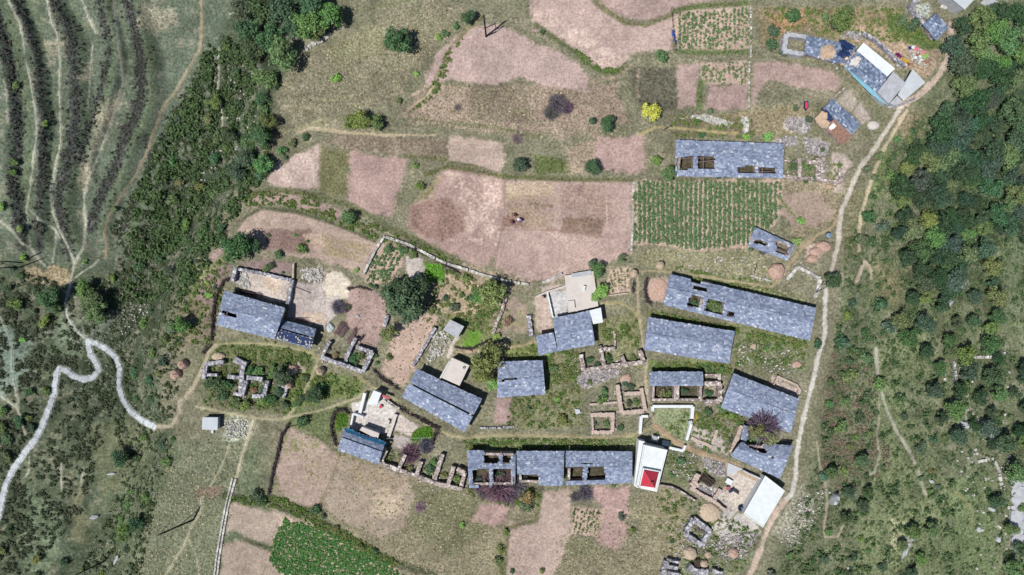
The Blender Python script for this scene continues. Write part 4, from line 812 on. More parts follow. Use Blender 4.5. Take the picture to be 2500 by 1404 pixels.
wall('short mud wall along the upper yard of the terrace house',[(1310,724),(1335,713),(1382,698)],.3,.9,CONC,name='yard_wall',jit=.04)
wall('stone path edging above the terrace house yard',[(1325,690),(1350,680),(1372,668)],.5,.5,PALEST)
wall('white yard wall along the top of the green yard',[(1594,1004),(1594,993),(1692,993),(1689,1022)],.62,.9,WHITE,name='yard_wall',jit=.0,step=9)
wall('white L shaped wall left of the green yard',[(1582,1017),(1566,1017),(1563,1059)],.55,.9,WHITE,name='yard_wall',jit=.0,step=9)
wall('slanting white wall right of the green yard',[(1688,1036),(1677,1075)],.55,.9,WHITE,name='yard_wall',jit=.0,step=9)
wall('white hooked wall beside the stair of the red-roofed hall',[(1634,1093),(1668,1101),(1673,1088)],.5,.8,WHITE,name='yard_wall',jit=.0,step=9)
wall('white step wall under the blue edged house yard',[(890,960),(878,1008)],.5,1.3,WHITE,name='yard_wall',jit=.0,step=9)
wall('white corner wall left of the pink tiled yard',[(856,1042),(862,1010),(886,1018)],.35,1.2,WHITE,name='yard_wall',jit=.0,step=9)
wall('pale wall on the right of the pink tiled yard',[(966,1012),(948,1068)],.65,.9,CONC,name='yard_wall',jit=.02)
wall('low stone line right of the tall tree above the slot roofed house',[(925,963),(960,990),(975,998)],.5,.7,PALEST)
wall('dry stone bank between the vegetable plot and the stepped yard',[(1062,800),(1040,840),(1008,893)],.6,.9,GREYST)
wall('short grey wall between two plots below the large tree',[(945,770),(938,796)],.7,.9,GREYST)
wall('low wall along the lower edge of the crop garden',[(1480,722),(1535,716)],.25,.6,MUDW)
wall('low stone line below the slotted house',[(1170,1045),(1215,1045),(1255,1042)],.4,.4,GREYST,skip=.2)
wall('broken white stone row beside the rust coloured straw heap',[(1830,672),(1850,678),(1870,682),(1885,688)],.35,.35,PALEST,skip=.45)
wall('straight wall shading the lower right paved yard',[(1815,1150),(1868,1175)],.3,1.1,CONCB,name='yard_wall',jit=.02)
wall('long stone bank dividing the two tall grass slopes',[(2330,870),(2335,930),(2338,990)],.4,.4,GREYST,skip=.4)
wall('pale trail wall crossing the right hand wood',[(2335,868),(2375,872),(2420,872),(2455,862)],.6,.4,PALEST,skip=.15)
wall('collapsed field wall beside the green terrace at the right',[(2385,1128),(2425,1120),(2440,1150),(2448,1200)],.6,.4,PALEST,skip=.25)
wall('stone lined water channel running down to the bottom edge',[(575,1170),(566,1200),(556,1240),(545,1300),(535,1360),(530,1404)],.35,.3,PALEST,name='channel_wall',cat='channel',jit=.02)
wall('second kerb of the water channel running down to the bottom edge',[(567,1168),(559,1200),(549,1240),(538,1300),(528,1360),(523,1404)],.3,.3,PALEST,name='channel_wall',cat='channel',jit=.02)
wall('dark hamlet boundary wall behind the white roofed shed',[(2108,80),(2140,98),(2165,120),(2190,145),(2215,160)],.6,1.,GREYST)
wall('low mud wall around the brown yard beside the mud roofed house',[(2028,243),(2065,213)],.35,1.1,STONE)
wall('curved kerb below the hamlet lane',[(2170,262),(2200,256),(2235,240)],.4,.6,GREYST)
wall('square stone rim around the small pit near the top edge',[(2301,12),(2312,18),(2307,20),(2298,14)],.4,.5,PALEST)
wall('curved garden wall below the red-roofed hall',[(1612,1185),(1640,1190),(1662,1200),(1700,1225)],.35,1.0,STONE)
wall('vertical pale field fence bank between the two crop fields',[(1833,18),(1834,80),(1833,140)],.3,.4,PALEST,skip=.35)
wall('vertical pale bank below the fence between the crop fields',[(1830,150),(1829,210),(1829,262)],.3,.4,PALEST,skip=.3)
wall('white edging between the ploughed field and the large cabbage field',[(1548,440),(1545,500),(1544,560),(1541,620)],.4,.25,PALEST,skip=.35)
wall('stacked stone corner at the yard below the large tree',[(880,1045),(905,1055),(925,1068)],.3,.9,DTIMB,name='yard_wall')
# ------------------------------------------------------------------ vegetation
def crown(n,seed,nl=14,leaf=.1,flat=.85,spread=.62,lr=(.26,.46),up=.5):
    r=np.random.RandomState(seed);L=[]
    while len(L)<nl:
        p=r.uniform(-1,1,3)
        if np.linalg.norm(p)<1 and p[2]>-.6:L.append(p*spread)
    L=np.array(L);LR=r.uniform(*lr,nl);k=r.choice(nl,n,p=LR**2/np.sum(LR**2))
    d=r.normal(size=(n,3));d[:,2]+=up*.5;d/=np.linalg.norm(d,axis=1)[:,None]
    rad=LR[k]*r.uniform(.55,1.08,n);C=L[k]+d*rad[:,None];C[:,2]*=flat
    nn=d+r.normal(size=(n,3))*.55;nn[:,2]+=up;nn/=np.linalg.norm(nn,axis=1)[:,None]
    a=np.cross(nn,r.normal(size=(n,3)));a/=np.linalg.norm(a,axis=1)[:,None];b=np.cross(nn,a)
    s=leaf*r.uniform(.6,1.3,n)[:,None];w=.55
    V=np.stack([C-a*s,C-b*s*w,C+a*s,C+b*s*w],1).reshape(-1,3);F=np.arange(n*4).reshape(-1,4);return V,F
def twigs(n,seed,ln=.5,wd=.018,fl=.8):
    r=np.random.RandomState(seed);d=r.normal(size=(n,3));d[:,2]=np.abs(d[:,2])*.8+.1;d/=np.linalg.norm(d,axis=1)[:,None]
    c=d*r.uniform(.15,.8,n)[:,None];e=c+(d+r.normal(size=(n,3))*.5)*ln*r.uniform(.4,1,n)[:,None];c[:,2]*=fl;e[:,2]*=fl
    q=np.cross(e-c,r.normal(size=(n,3)));q/=np.linalg.norm(q,axis=1)[:,None];q*=wd
    V=np.stack([c-q,c+q,e+q*.5,e-q*.5],1).reshape(-1,3);return V,np.arange(n*4).reshape(-1,4)
PRO={}
def proto(k):
    if k in PRO:return PRO[k]
    kind,i=k
    if kind=='tree': V,F=crown(1700,10+i,nl=26,leaf=.08,flat=.8,spread=.72,lr=(.2,.4))
    elif kind=='shrub': V,F=crown(420,40+i,nl=9,leaf=.13,flat=.75,spread=.6,lr=(.3,.5))
    elif kind=='bare': V,F=twigs(1300,60+i,wd=.022)
    elif kind=='scrub': V,F=crown(60,80+i,nl=5,leaf=.2,flat=.6,spread=.55,lr=(.3,.5))
    me=npmesh('p',V,F,TWIG if kind=='bare' else LEAF);d=me.data;bpy.data.objects.remove(me);PRO[k]=d;return d
def trunkmesh(i):
    k=('trunk',i)
    if k in PRO:return PRO[k]
    r=random.Random(i);b=MB();p=Vector((0,0,-.15));d=Vector((0,0,1));rad=.1
    pts=[p]
    for s in range(4):
        q=p+Vector((r.uniform(-.06,.06),r.uniform(-.06,.06),.28));b.tube(p,q,rad,rad*.82);p=q;rad*=.82;pts.append(p)
    for s in range(5):
        a=s*1.26+r.random();b.tube(pts[2+s%3],pts[2+s%3]+Vector((math.cos(a)*.45,math.sin(a)*.45,.35+r.random()*.25)),rad*.7,rad*.25)
    o=b.build('p',BARK,org=(0,0,0));d=o.data;bpy.data.objects.remove(o);PRO[k]=d;return d
COLS={'DG':((68,87,64),'dark green'),'MG':((86,107,70),'mid green'),'BG':((114,142,80),'bright green'),'YG':((154,158,82),'yellow green'),'OL':((96,110,68),'olive green'),'GG':((82,98,80),'grey green'),'BR':((112,104,80),'brownish'),'FD':((54,74,55),'deep green'),'FG':((66,84,70),'dusky green'),'PB':((106,94,106),'bare purple'),'PG':((138,124,132),'bare greyish')}
LM=[((1590,1135),'the red-roofed white hall'),((612,770),'the slotted roof house'),((720,818),'the navy tarpaulin roof'),((848,870),'the two room ruin'),((575,925),'the shrub choked ruin'),((1080,975),'the large blue-grey roof'),((883,1085),'the blue edged slate roof'),((1030,1150),'the row of five roofless rooms'),((1272,925),'the narrow slotted roof'),((1400,812),'the terrace house'),((1415,710),'the pale concrete terrace'),((1800,750),'the longest slate house'),((1683,830),'the broad unbroken slate roof'),((1650,945),'the half roofed house'),((1858,985),'the slate house by the mud yard'),((1860,1120),'the ragged edged slate house'),((1866,1224),'the white flat roofed house'),((1200,1145),'the roofless ended slate house'),((1460,1140),'the two holed roof'),((1780,390),'the long ruined slate house'),((1883,597),'the half collapsed slate hut'),((2115,175),'the white hamlet shed'),((2045,298),'the red mud roof'),((2285,65),'the forest edge slate house'),((512,1034),'the square concrete hut'),((1195,65),'the tall utility pole'),((1258,535),'the three field workers'),((1735,520),'the large cabbage field'),((1740,70),'the upper cabbage field'),((830,1340),'the dense green crop field'),((1060,660),'the bright green grass patch'),((940,640),'the slanting vegetable plot'),((820,700),'the round threshing floor'),((228,836),'the hairpin path top'),((140,910),'the hairpin bend'),((330,1015),'the concrete path end'),((60,1105),'the valley concrete path'),((185,640),'the goat track junction'),((640,690),'the stone strewn yard'),((715,410),'the fan shaped field'),((920,450),'the striped brown field'),((1160,380),'the pale square field'),((2090,560),'the upper pale path'),((2012,790),'the middle pale path'),((1945,1110),'the lower pale path'),((2190,1055),'the diagonal trail'),((2105,650),'the forked trail end'),((2400,870),'the trail wall in the wood'),((2035,1220),'the tall grey boulder'),((2345,1035),'the white boulder'),((2415,1160),'the collapsed terrace wall'),((430,1300),'the leaning forked pole'),((600,1100),'the stone lined channel'),((230,730),'the large lone valley tree'),((480,200),'the curved hillside track'),((530,180),'the short trail in the scrub'),((100,1250),'the bottom left scrub'),((300,1110),'the dark valley hollow'),((740,200),'the white stone scarp'),((880,200),'the grassy shoulder'),((2250,460),'the brown gap in the forest'),((2420,60),'the grey plinth in the trees'),((2450,250),'the upper right forest corner'),((2400,430),'the forest centre'),((2440,680),'the pale forest clearing'),((2300,640),'the right wood middle'),((2310,1300),'the bottom right grass slope'),((2480,1250),'the grey cliff at the right edge')]
USED={}
def autolabel(px,py,size,cn,kind):
    (lx,ly),nm=min(LM,key=lambda l:(l[0][0]-px)**2+(l[0][1]-py)**2)
    dx,dy=px-lx,py-ly;d=math.hypot(dx,dy)
    if d<30:rel='beside'
    else:
        a=math.degrees(math.atan2(-dy,dx))%360
        rel=['right of','above right of','above','above left of','left of','below left of','below','below right of'][int((a+22.5)//45)%8]
        rel=('just ' if d<60 else 'well ' if d>140 else '')+rel
    base=f'{size} {cn} {kind} {rel} {nm}'
    return base
NT=[0];PLANTS=[]
def plant(px,py,rp,c,kind='tree',label=None,group=None,hf=None,name=None):
    """a tree or shrub whose crown is rp photo pixels wide in radius, centred on the pixel"""
    NT[0]+=1;i=NT[0];r=random.Random(i*7)
    rad=rp*S;h=(rad*(1.25 if kind=='tree' else .55)) if hf is None else hf
    x,y,z=gp(px,py,h);zb=T(x,y)
    for po,zf in FLO:
        if inpoly((px,py),po): zb=zf-.1;z=zb+h;x,y=un(px,py,z);break
    col,cn=COLS[c]
    k='bare' if c in('PB','PG') else ('shrub' if kind!='tree' or rp<16 else 'tree')
    nm=name or {'tree':'tree','shrub':'shrub','bush':'shrub'}[kind]
    size='large' if rp>=34 else 'tall' if rp>=24 and kind=='tree' else 'small' if rp<12 else 'round' if i%3==0 else 'bushy' if i%3==1 else 'leafy'
    if c in('PB','PG'):size='tangled'
    PLANTS.append([None,label,group or ('trees around the village' if kind=='tree' else 'shrubs on the slopes'),px,py,size,cn,nm])
    t=bpy.data.objects.new(nm,None);COL.objects.link(t);t.location=(x,y,zb);PLANTS[-1][0]=t;t['category']=nm
    rr=rad
    o=bpy.data.objects.new('crown',proto((k,i%(6 if k!='bare' else 3))));COL.objects.link(o);o.parent=t;o.location=(0,0,z-zb if k!='bare' else (.1 if hf is None else z-zb-rad*.4))
    q=1.12 if k!='bare' else 1.;o.scale=(rr*q*r.uniform(.92,1.08),rr*q*r.uniform(.92,1.08),max(rr*r.uniform(.8,1.05),.5) if k!='bare' else rr*.8);o.rotation_euler=(0,0,r.random()*6.28)
    j=lambda:r.uniform(.85,1.17);kk=.47 if k!='bare' else .7
    a=alb(col,kk);o.color=(a[0]*j(),a[1]*j(),a[2]*j(),1)
    if kind=='tree' and k!='bare' or rp>=14:
        w=bpy.data.objects.new('trunk',trunkmesh(i%4));COL.objects.link(w);w.parent=t
        hh=max(.6,(z-zb)/.95);w.scale=(rr*.75,rr*.75,hh)
    return t
TREES=[(640,28,46,'DG'),(700,20,45,'DG'),(762,12,36,'DG'),(602,72,36,'DG'),(662,92,36,'DG'),(688,132,40,'MG'),(622,118,36,'DG'),(748,58,36,'MG'),(805,42,34,'MG'),(590,20,30,'DG'),(722,66,28,'DG'),(770,75,24,'MG'),(648,196,32,'MG'),(640,240,20,'DG'),
(970,95,34,'DG'),(880,293,26,'OL'),(915,300,20,'MG'),(853,298,18,'OL'),(1142,40,18,'DG'),(572,603,40,'DG'),(620,600,20,'DG'),(222,735,30,'MG'),(238,762,30,'MG'),(205,708,24,'OL'),(118,722,30,'DG'),
(440,792,24,'MG'),(418,800,18,'GG'),(850,530,19,'MG'),(985,735,48,'DG'),(1012,700,34,'DG'),(960,712,30,'DG'),(995,765,30,'DG'),(1203,712,34,'OL'),(1168,722,22,'MG'),(950,815,23,'OL'),(1190,875,40,'OL'),(1178,905,30,'OL'),(1205,935,20,'BG'),
(1271,402,20,'DG'),(1447,408,21,'DG'),(1590,270,25,'YG'),(1615,136,17,'MG'),(1485,302,20,'DG'),(1450,296,13,'DG'),(1635,425,20,'MG'),(1602,390,15,'OL'),(1655,418,14,'MG'),(1775,423,15,'DG'),(1462,660,19,'MG'),(1448,648,14,'DG'),(1470,708,18,'BG'),(1455,725,15,'BG'),(1520,632,13,'MG'),
(2055,48,26,'MG'),(2068,30,18,'MG'),(2042,62,14,'DG'),(2032,685,22,'DG'),(766,965,24,'DG'),(690,918,24,'DG'),(300,1300,24,'MG'),(290,1120,22,'DG'),(330,1280,20,'DG'),(640,335,26,'DG'),(600,385,26,'DG'),(575,420,24,'DG'),(655,295,22,'MG'),(560,330,22,'DG'),(525,250,18,'OL'),(640,400,24,'MG'),(2275,140,5,'MG')][:-1]
for a in TREES: plant(*a)
SHR=[(1015,181,9,'BG'),(819,188,13,'BG'),(975,246,9,'OL'),(1085,82,12,'MG'),(1108,62,12,'MG'),(1070,90,10,'BG'),(680,622,14,'DG'),(736,610,15,'MG'),(276,680,10,'BG'),(660,650,12,'DG'),(1140,676,16,'OL'),(950,872,11,'MG'),(1212,822,13,'BG'),(1145,725,10,'DG'),(1126,720,8,'MG'),(1088,728,9,'DG'),(1075,690,9,'BG'),(1055,758,12,'OL'),(1108,750,16,'GG'),(1168,770,7,'MG'),(1168,790,7,'MG'),(1240,785,14,'BR'),
(1362,252,24,'PB'),(1345,275,18,'PB'),(1385,262,16,'PB'),(1262,338,12,'PG'),(1117,262,9,'PG'),(1215,1190,36,'PB'),(1260,1180,24,'PB'),(1185,1200,20,'PB'),(1290,1215,22,'BR'),(1285,1240,18,'MG'),(1430,1205,18,'PB'),(1405,1215,12,'PB'),(1025,1240,12,'PG'),(1000,1110,24,'PB'),(1040,1090,18,'PB'),(1845,1075,18,'MG'),(1820,1060,16,'MG'),(825,750,16,'PB'),(845,752,10,'PB'),(820,1000,6,'MG'),
(1935,38,22,'DG'),(1892,72,17,'DG'),(1885,108,18,'DG'),(1912,128,13,'DG'),(2010,42,15,'MG'),(2230,62,20,'DG'),(2205,50,16,'MG'),(1945,262,10,'DG'),(1955,540,12,'BG'),(1945,590,13,'BG'),(1832,612,9,'GG'),(1860,618,9,'GG'),(1975,290,13,'DG'),(1990,388,8,'DG'),(1970,410,10,'MG'),(1936,405,13,'DG'),(1990,440,10,'DG'),(1968,442,8,'DG'),(1755,432,8,'DG'),(1880,335,14,'BG'),(1822,335,11,'BG'),(1712,330,10,'DG'),(1735,275,12,'GG'),(1868,335,9,'MG'),(2008,365,9,'DG'),
(1015,402,10,'OL'),(1025,455,14,'OL'),(1323,78,8,'DG'),(942,605,16,'MG'),(985,612,14,'MG'),(1008,620,14,'MG'),(690,370,14,'MG'),(715,350,12,'MG'),(745,335,12,'DG'),(700,385,8,'DG'),(1128,1282,9,'BG'),(740,1030,18,'DG'),(625,1215,18,'DG'),(640,1225,14,'DG'),(770,1245,14,'DG'),(785,1265,12,'OL'),(820,1290,10,'OL'),(880,1335,12,'OL'),(915,1350,10,'DG'),
(510,935,16,'DG'),(535,940,22,'DG'),(560,935,20,'DG'),(610,905,16,'DG'),(630,905,16,'MG'),(540,965,16,'DG'),(575,980,14,'MG'),(600,990,16,'OL'),(640,985,20,'OL'),(660,975,18,'DG'),(680,955,16,'DG'),(520,890,8,'OL'),(725,985,12,'MG'),(735,975,12,'DG'),(700,985,14,'DG'),(665,905,16,'MG'),(640,950,12,'GG'),(620,950,10,'BR'),(690,895,14,'MG'),(745,925,12,'MG'),(780,940,16,'MG'),
(800,855,9,'BR'),(818,868,11,'BR'),(870,878,16,'DG'),(880,868,13,'MG'),(915,870,9,'MG'),(920,890,9,'MG'),(1050,1145,15,'DG'),(1058,1130,12,'MG'),(1075,1120,9,'DG'),(1085,1160,9,'OL'),(1115,1170,12,'OL'),(1000,1140,12,'BR'),(1165,1170,10,'DG'),(1180,1180,12,'MG'),(1210,1165,12,'DG'),(1222,1160,12,'MG'),(1275,1175,10,'DG'),(1378,1165,10,'MG'),(1500,1182,10,'MG'),
(1440,880,11,'DG'),(1456,890,9,'DG'),(1485,875,12,'DG'),(1545,875,11,'OL'),(1480,955,14,'MG'),(1470,975,16,'MG'),(1540,945,12,'DG'),(1555,980,11,'MG'),(1535,985,10,'DG'),(1480,1035,10,'MG'),(1455,1035,8,'DG'),(1515,1045,10,'DG'),(1525,935,10,'DG'),(1440,935,9,'MG'),(1375,1025,14,'OL'),(1350,900,12,'MG'),(1340,860,10,'BG'),(1360,975,9,'BG'),(1290,1000,10,'MG'),(1310,985,8,'OL'),
(1615,960,13,'BR'),(1630,962,12,'OL'),(1675,952,13,'DG'),(1730,960,12,'DG'),(1735,930,8,'DG'),(1700,740,13,'DG'),(1742,745,18,'MG'),(1755,755,14,'MG'),(1740,762,10,'MG'),(1690,740,9,'DG'),(1840,850,10,'DG'),(1870,850,8,'MG'),(1995,840,14,'DG'),(1760,905,12,'MG'),(1710,900,12,'DG'),(1730,900,9,'DG'),(1765,995,18,'MG'),(1780,1010,14,'OL'),(1730,1005,12,'DG'),(1785,1075,9,'DG'),(1655,1130,10,'DG'),(1640,1160,9,'MG'),(1665,1125,12,'GG'),(1520,1260,12,'GG'),(1545,1295,9,'OL'),(1640,1322,7,'DG'),(1785,1290,8,'DG'),(1400,1255,4,'MG'),
(505,690,7,'BG'),(525,702,8,'GG'),(510,720,10,'BG'),(650,657,11,'MG'),(690,668,6,'MG'),(870,660,8,'BG'),(750,590,6,'MG'),(720,575,5,'BG'),(655,575,6,'MG'),(850,750,8,'DG'),(920,700,9,'DG'),(905,697,8,'MG'),(1250,1395,8,'DG'),(1225,1340,12,'OL'),(1235,1300,10,'OL'),(1215,1370,13,'OL'),(1320,1395,10,'OL')]
for a in SHR: plant(*a,kind='shrub')
plant(1868,1046,36,'PB',hf=4.4);plant(1882,1066,24,'BR',hf=4.2);plant(1850,1050,24,'OL',hf=3.9);plant(1240,1200,30,'PB',kind='shrub');plant(1170,1186,18,'PB',kind='shrub')
# denser woods and gully thickets: individuals dropped without crowding
def inside(p,poly): return inpoly(p,poly)
def fill(poly,n,r0,r1,cols,kind,seed,sp=.85,avoid=()):
    rg=random.Random(seed);P=[];us=[p[0] for p in poly];vs=[p[1] for p in poly]
    for _ in range(n*60):
        if len(P)>=n:break
        p=(rg.uniform(min(us),max(us)),rg.uniform(min(vs),max(vs)));r=rg.uniform(r0,r1)
        if not inpoly(p,poly) or any((p[0]-a)**2+(p[1]-b)**2<((r+c)*sp)**2 for a,b,c in P) or any(math.hypot(p[0]-a,p[1]-b)<c for a,b,c in avoid):continue
        P.append((*p,r));plant(p[0],p[1],r,rg.choice(cols),kind=kind)
W=['FD','FD','FG','DG','FG','FD','MG']
fill([(2330,45),(2400,20),(2510,10),(2510,180),(2400,170),(2330,150)],14,24,36,['FD','FD','DG','MG'],'tree',1,.62)
fill([(2270,260),(2340,215),(2420,150),(2510,170),(2510,470),(2330,430),(2270,330)],30,22,36,W,'tree',2,.56)
fill([(2210,380),(2300,340),(2420,420),(2510,430),(2510,600),(2440,560),(2340,700),(2240,690),(2190,560)],60,18,34,['FD','FG','FD','FG','DG','FD','MG','OL'],'tree',3,.56)
fill([(2220,700),(2440,600),(2440,860),(2300,900),(2180,820)],24,16,30,['FD','DG','FG','FD','MG','OL'],'tree',4,.75)
fill([(2300,900),(2450,870),(2510,900),(2510,1110),(2330,1080),(2260,940)],20,16,30,['FD','DG','MG','FD','FG'],'tree',5,.8)
fill([(2440,1060),(2510,1050),(2510,1404),(2440,1404),(2430,1200)],8,18,30,['DG','DG','MG'],'tree',6,1.)
fill([(2200,1290),(2290,1280),(2260,1404),(2200,1404)],5,16,24,['MG','DG'],'tree',7,1.)
fill([(2030,1140),(2110,1110),(2140,1220),(2080,1300),(2020,1270)],6,16,26,['DG','DG','MG'],'tree',8,.9,avoid=[(2032,1222,34)])
fill([(2045,740),(2160,700),(2190,830),(2130,1000),(2060,960)],12,12,24,['DG','GG','MG','DG','OL'],'shrub',9,1.05)
fill([(2000,900),(2140,980),(2180,1140),(2100,1180),(1990,1170)],12,9,20,['GG','DG','GG','MG','OL'],'shrub',10,1.1)
fill([(2180,960),(2330,1080),(2320,1200),(2240,1200),(2200,1080)],8,9,20,['DG','MG','OL','GG'],'shrub',11,1.2)
fill([(1900,1290),(2180,1290),(2150,1404),(1860,1404)],10,9,18,['GG','DG','OL','MG'],'shrub',12,1.3)
fill([(2100,420),(2180,330),(2230,330),(2150,560),(2080,620)],10,10,22,['DG','GG','MG'],'shrub',13,1.,avoid=[(2115,470,16),(2098,560,12)])
GUL=[(560,100),(650,260),(650,420),(600,470),(510,620),(440,720),(400,870),(360,880),(300,760),(330,640),(300,560),(370,420),(410,300),(480,210),(510,120)]
fill(GUL,38,9,20,['DG','DG','MG','OL','GG'],'shrub',14,1.15,avoid=[(255,570,14),(534,170,16),(541,270,12)])
fill([(300,880),(400,880),(400,980),(360,1010),(310,960)],8,9,17,['DG','DG','OL'],'shrub',15,1.1)
fill([(340,1060),(430,1060),(400,1180),(340,1290),(290,1404),(230,1404),(290,1300)],12,9,18,['DG','DG','MG','OL'],'shrub',16,1.1)
fill([(0,1000),(60,1010),(40,1100),(0,1150)],5,12,20,['DG','MG'],'shrub',17,1.1)
fill([(60,930),(120,940),(110,1000),(70,1060)],4,10,18,['OL','MG','DG'],'shrub',18,1.1)
fill([(0,1300),(60,1260),(230,1340),(200,1404),(0,1404)],6,9,17,['DG','OL'],'shrub',19,1.3)
fill([(20,640),(130,700),(150,800),(60,780),(0,700)],8,10,20,['DG','OL','GG'],'shrub',20,1.1)
fill([(0,470),(55,560),(20,640)],2,10,14,['BG','DG'],'shrub',21,1.1)
for a in [(38,210,12,'OL'),(115,303,9,'BG'),(35,395,12,'MG'),(30,420,10,'MG'),(62,630,14,'BG'),(55,830,10,'BG'),(280,510,9,'MG'),(208,640,8,'BG')]: plant(*a,kind='shrub')
ORD=['','second ','third ','fourth ','fifth ','sixth ','seventh ','eighth ','ninth ']
from collections import defaultdict
dd=defaultdict(list)
for P in PLANTS:
    t,lab,gr,px,py,size,cn,nm=P
    dd[lab or autolabel(px,py,size,cn,nm)].append(P)
for base,ps in dd.items():
    ps.sort(key=lambda p:p[4])
    if len(ps)==2:
        for P,w in zip(ps,('upper of two','lower of two')): P[0]['label']=base+', '+w
    else:
        for k,P in enumerate(ps): P[0]['label']=base if len(ps)==1 else base+f', {ORD[k] if k<9 else "last "}from top'.replace(', from top',', topmost')
    for P in ps:P[0]['group']=P[2]
# ------------------------------------------------------------------ ground cover (stuff): merged leaf clumps
def scatter(name,label,pts,kind,col,sc,seed,flat=1.,density_noise=True,jit=.3):
    """pts: array of (px,py); one merged mesh of clumps"""
    r=np.random.RandomState(seed);pts=np.asarray(pts,float)
    if name!='crop_rows':
        for rp,rw in ROADS: pts=pts[segd(pts[:,0],pts[:,1],rp,False)>(rw/2+(5*sc+1 if sc>.58 else 2.5))]
    if len(pts)==0:return
    x=(pts[:,0]-CX)*S;y=-(pts[:,1]-CY)*S
    for _ in range(4):
        z=tz(x,y);k=S*(CAMZ-z)/CAMZ;x=(pts[:,0]-CX)*k;y=-(pts[:,1]-CY)*k
    z=tz(x,y);P=np.stack([x,y,z],1);out=[];nv=0;Fs=[]
    for i in range(6):
        V0,F0=CL[kind][i];sel=np.where(np.arange(len(P))%6==i)[0]
        if len(sel)==0:continue
        s=sc*r.uniform(1-jit,1+jit,len(sel));a=r.uniform(0,6.28,len(sel));c,t=np.cos(a),np.sin(a)
        v=V0[None]*s[:,None,None];vx=v[...,0]*c[:,None]-v[...,1]*t[:,None];vy=v[...,0]*t[:,None]+v[...,1]*c[:,None]
        V=np.stack([vx+P[sel,0][:,None],vy+P[sel,1][:,None],v[...,2]*flat+P[sel,2][:,None]+.25*s[:,None]*flat],-1).reshape(-1,3)
        F=(F0[None]+(np.arange(len(sel))*len(V0))[:,None,None]).reshape(-1,4)+nv
        out.append(V);Fs.append(F);nv+=len(V)
    o=npmesh(name,np.concatenate(out),np.concatenate(Fs),LEAF);a=alb(col,.52);o.color=(*a,1)
    return tag(o,label,None,None,'stuff')
CL={'scrub':[crown(46,80+i,nl=4,leaf=.22,flat=.65,spread=.55,lr=(.3,.5)) for i in range(6)],
    'grass':[crown(9,180+i,nl=2,leaf=.4,flat=.4,spread=.4,lr=(.3,.6),up=1.) for i in range(6)],
    'crop':[crown(18,120+i,nl=3,leaf=.3,flat=.5,spread=.4,lr=(.35,.6),up=.8) for i in range(6)]}
def rpts(poly,n,seed,thr=None,k=5,sc=14.):
    r=np.random.RandomState(seed);us=[p[0] for p in poly];vs=[p[1] for p in poly];out=[]
    while len(out)<n:
        q=np.stack([r.uniform(min(us),max(us),4000),r.uniform(min(vs),max(vs),4000)],1)
        ok=segd(q[:,0],q[:,1],poly,True)>0
        if thr: ok&=fbm(q[:,0]/sc,q[:,1]/sc,k,3)>thr
        q=q[ok]
        if len(q)==0:break
        out+=list(map(tuple,q))
    return np.array(out[:n])
bp_=[]
rb=np.random.RandomState(3)
for pl,w,dr in BANDS:
    for (a,b),(c,d) in zip(pl,pl[1:]):
        n=int(math.hypot(c-a,d-b)*w/55);t=rb.rand(n);o=rb.normal(0,.33,n)*w
        bp_.append(np.stack([a+(c-a)*t+o,b+(d-b)*t],1))
bp_=np.concatenate(bp_)
h=len(bp_)//2
scatter('terrace_scrub','dark scrub growing on the terrace banks',bp_[::2],'scrub',(74,80,66),.42,1)
scatter('terrace_scrub','brown dry scrub growing on the terrace banks',bp_[1::3],'scrub',(94,90,90),.42,2)
G2=[(560,100),(660,260),(660,420),(610,470),(520,620),(460,720),(440,900),(420,1080),(390,1200),(340,1404),(190,1404),(290,1200),(280,980),(180,960),(170,800),(300,620),(270,560),(330,460),(420,260),(505,140)]
scatter('undergrowth','dark tangled undergrowth filling the gully',rpts(G2,2500,5,.46),'scrub',(72,84,60),.6,3)
scatter('thicket','tall dark thicket in the upper gully',rpts([(510,110),(600,90),(660,260),(655,420),(600,470),(510,640),(450,720),(300,740),(330,600),(330,480),(420,290),(470,215)],1250,16,.5,3,24.),'scrub',(74,92,62),1.15,13)
scatter('undergrowth','pale grey green undergrowth in the gully',rpts(G2,1900,6,.46,2),'scrub',(124,130,112),.45,4)
scatter('undergrowth','scrub around the valley path',rpts([(0,640),(170,700),(200,830),(280,980),(200,1250),(60,1404),(0,1404),(0,900)],1700,7,.5),'scrub',(76,84,66),.6,5)
R1=[(2060,620),(2130,440),(2230,300),(2500,200),(2510,1404),(1900,1404),(1990,1130),(2040,880)]
scatter('undergrowth','dark undergrowth on the right hand slope',rpts(R1,3200,8,.52),'scrub',(78,96,66),.48,6)
scatter('thicket','dark thicket patches on the right hand slope',rpts(R1,520,18,.56,4,26.),'scrub',(72,92,62),1.1,14)
scatter('undergrowth','pale undergrowth on the right hand slope',rpts(R1,1900,9,.5,2),'scrub',(116,128,92),.42,7)
scatter('brown_scrub','reddish dry scrub on the right hand slope',rpts([(2030,860),(2120,900),(2180,1150),(2060,1200),(1990,1160)],420,10,.5,1),'scrub',(118,106,94),.5,8)
wp=[]
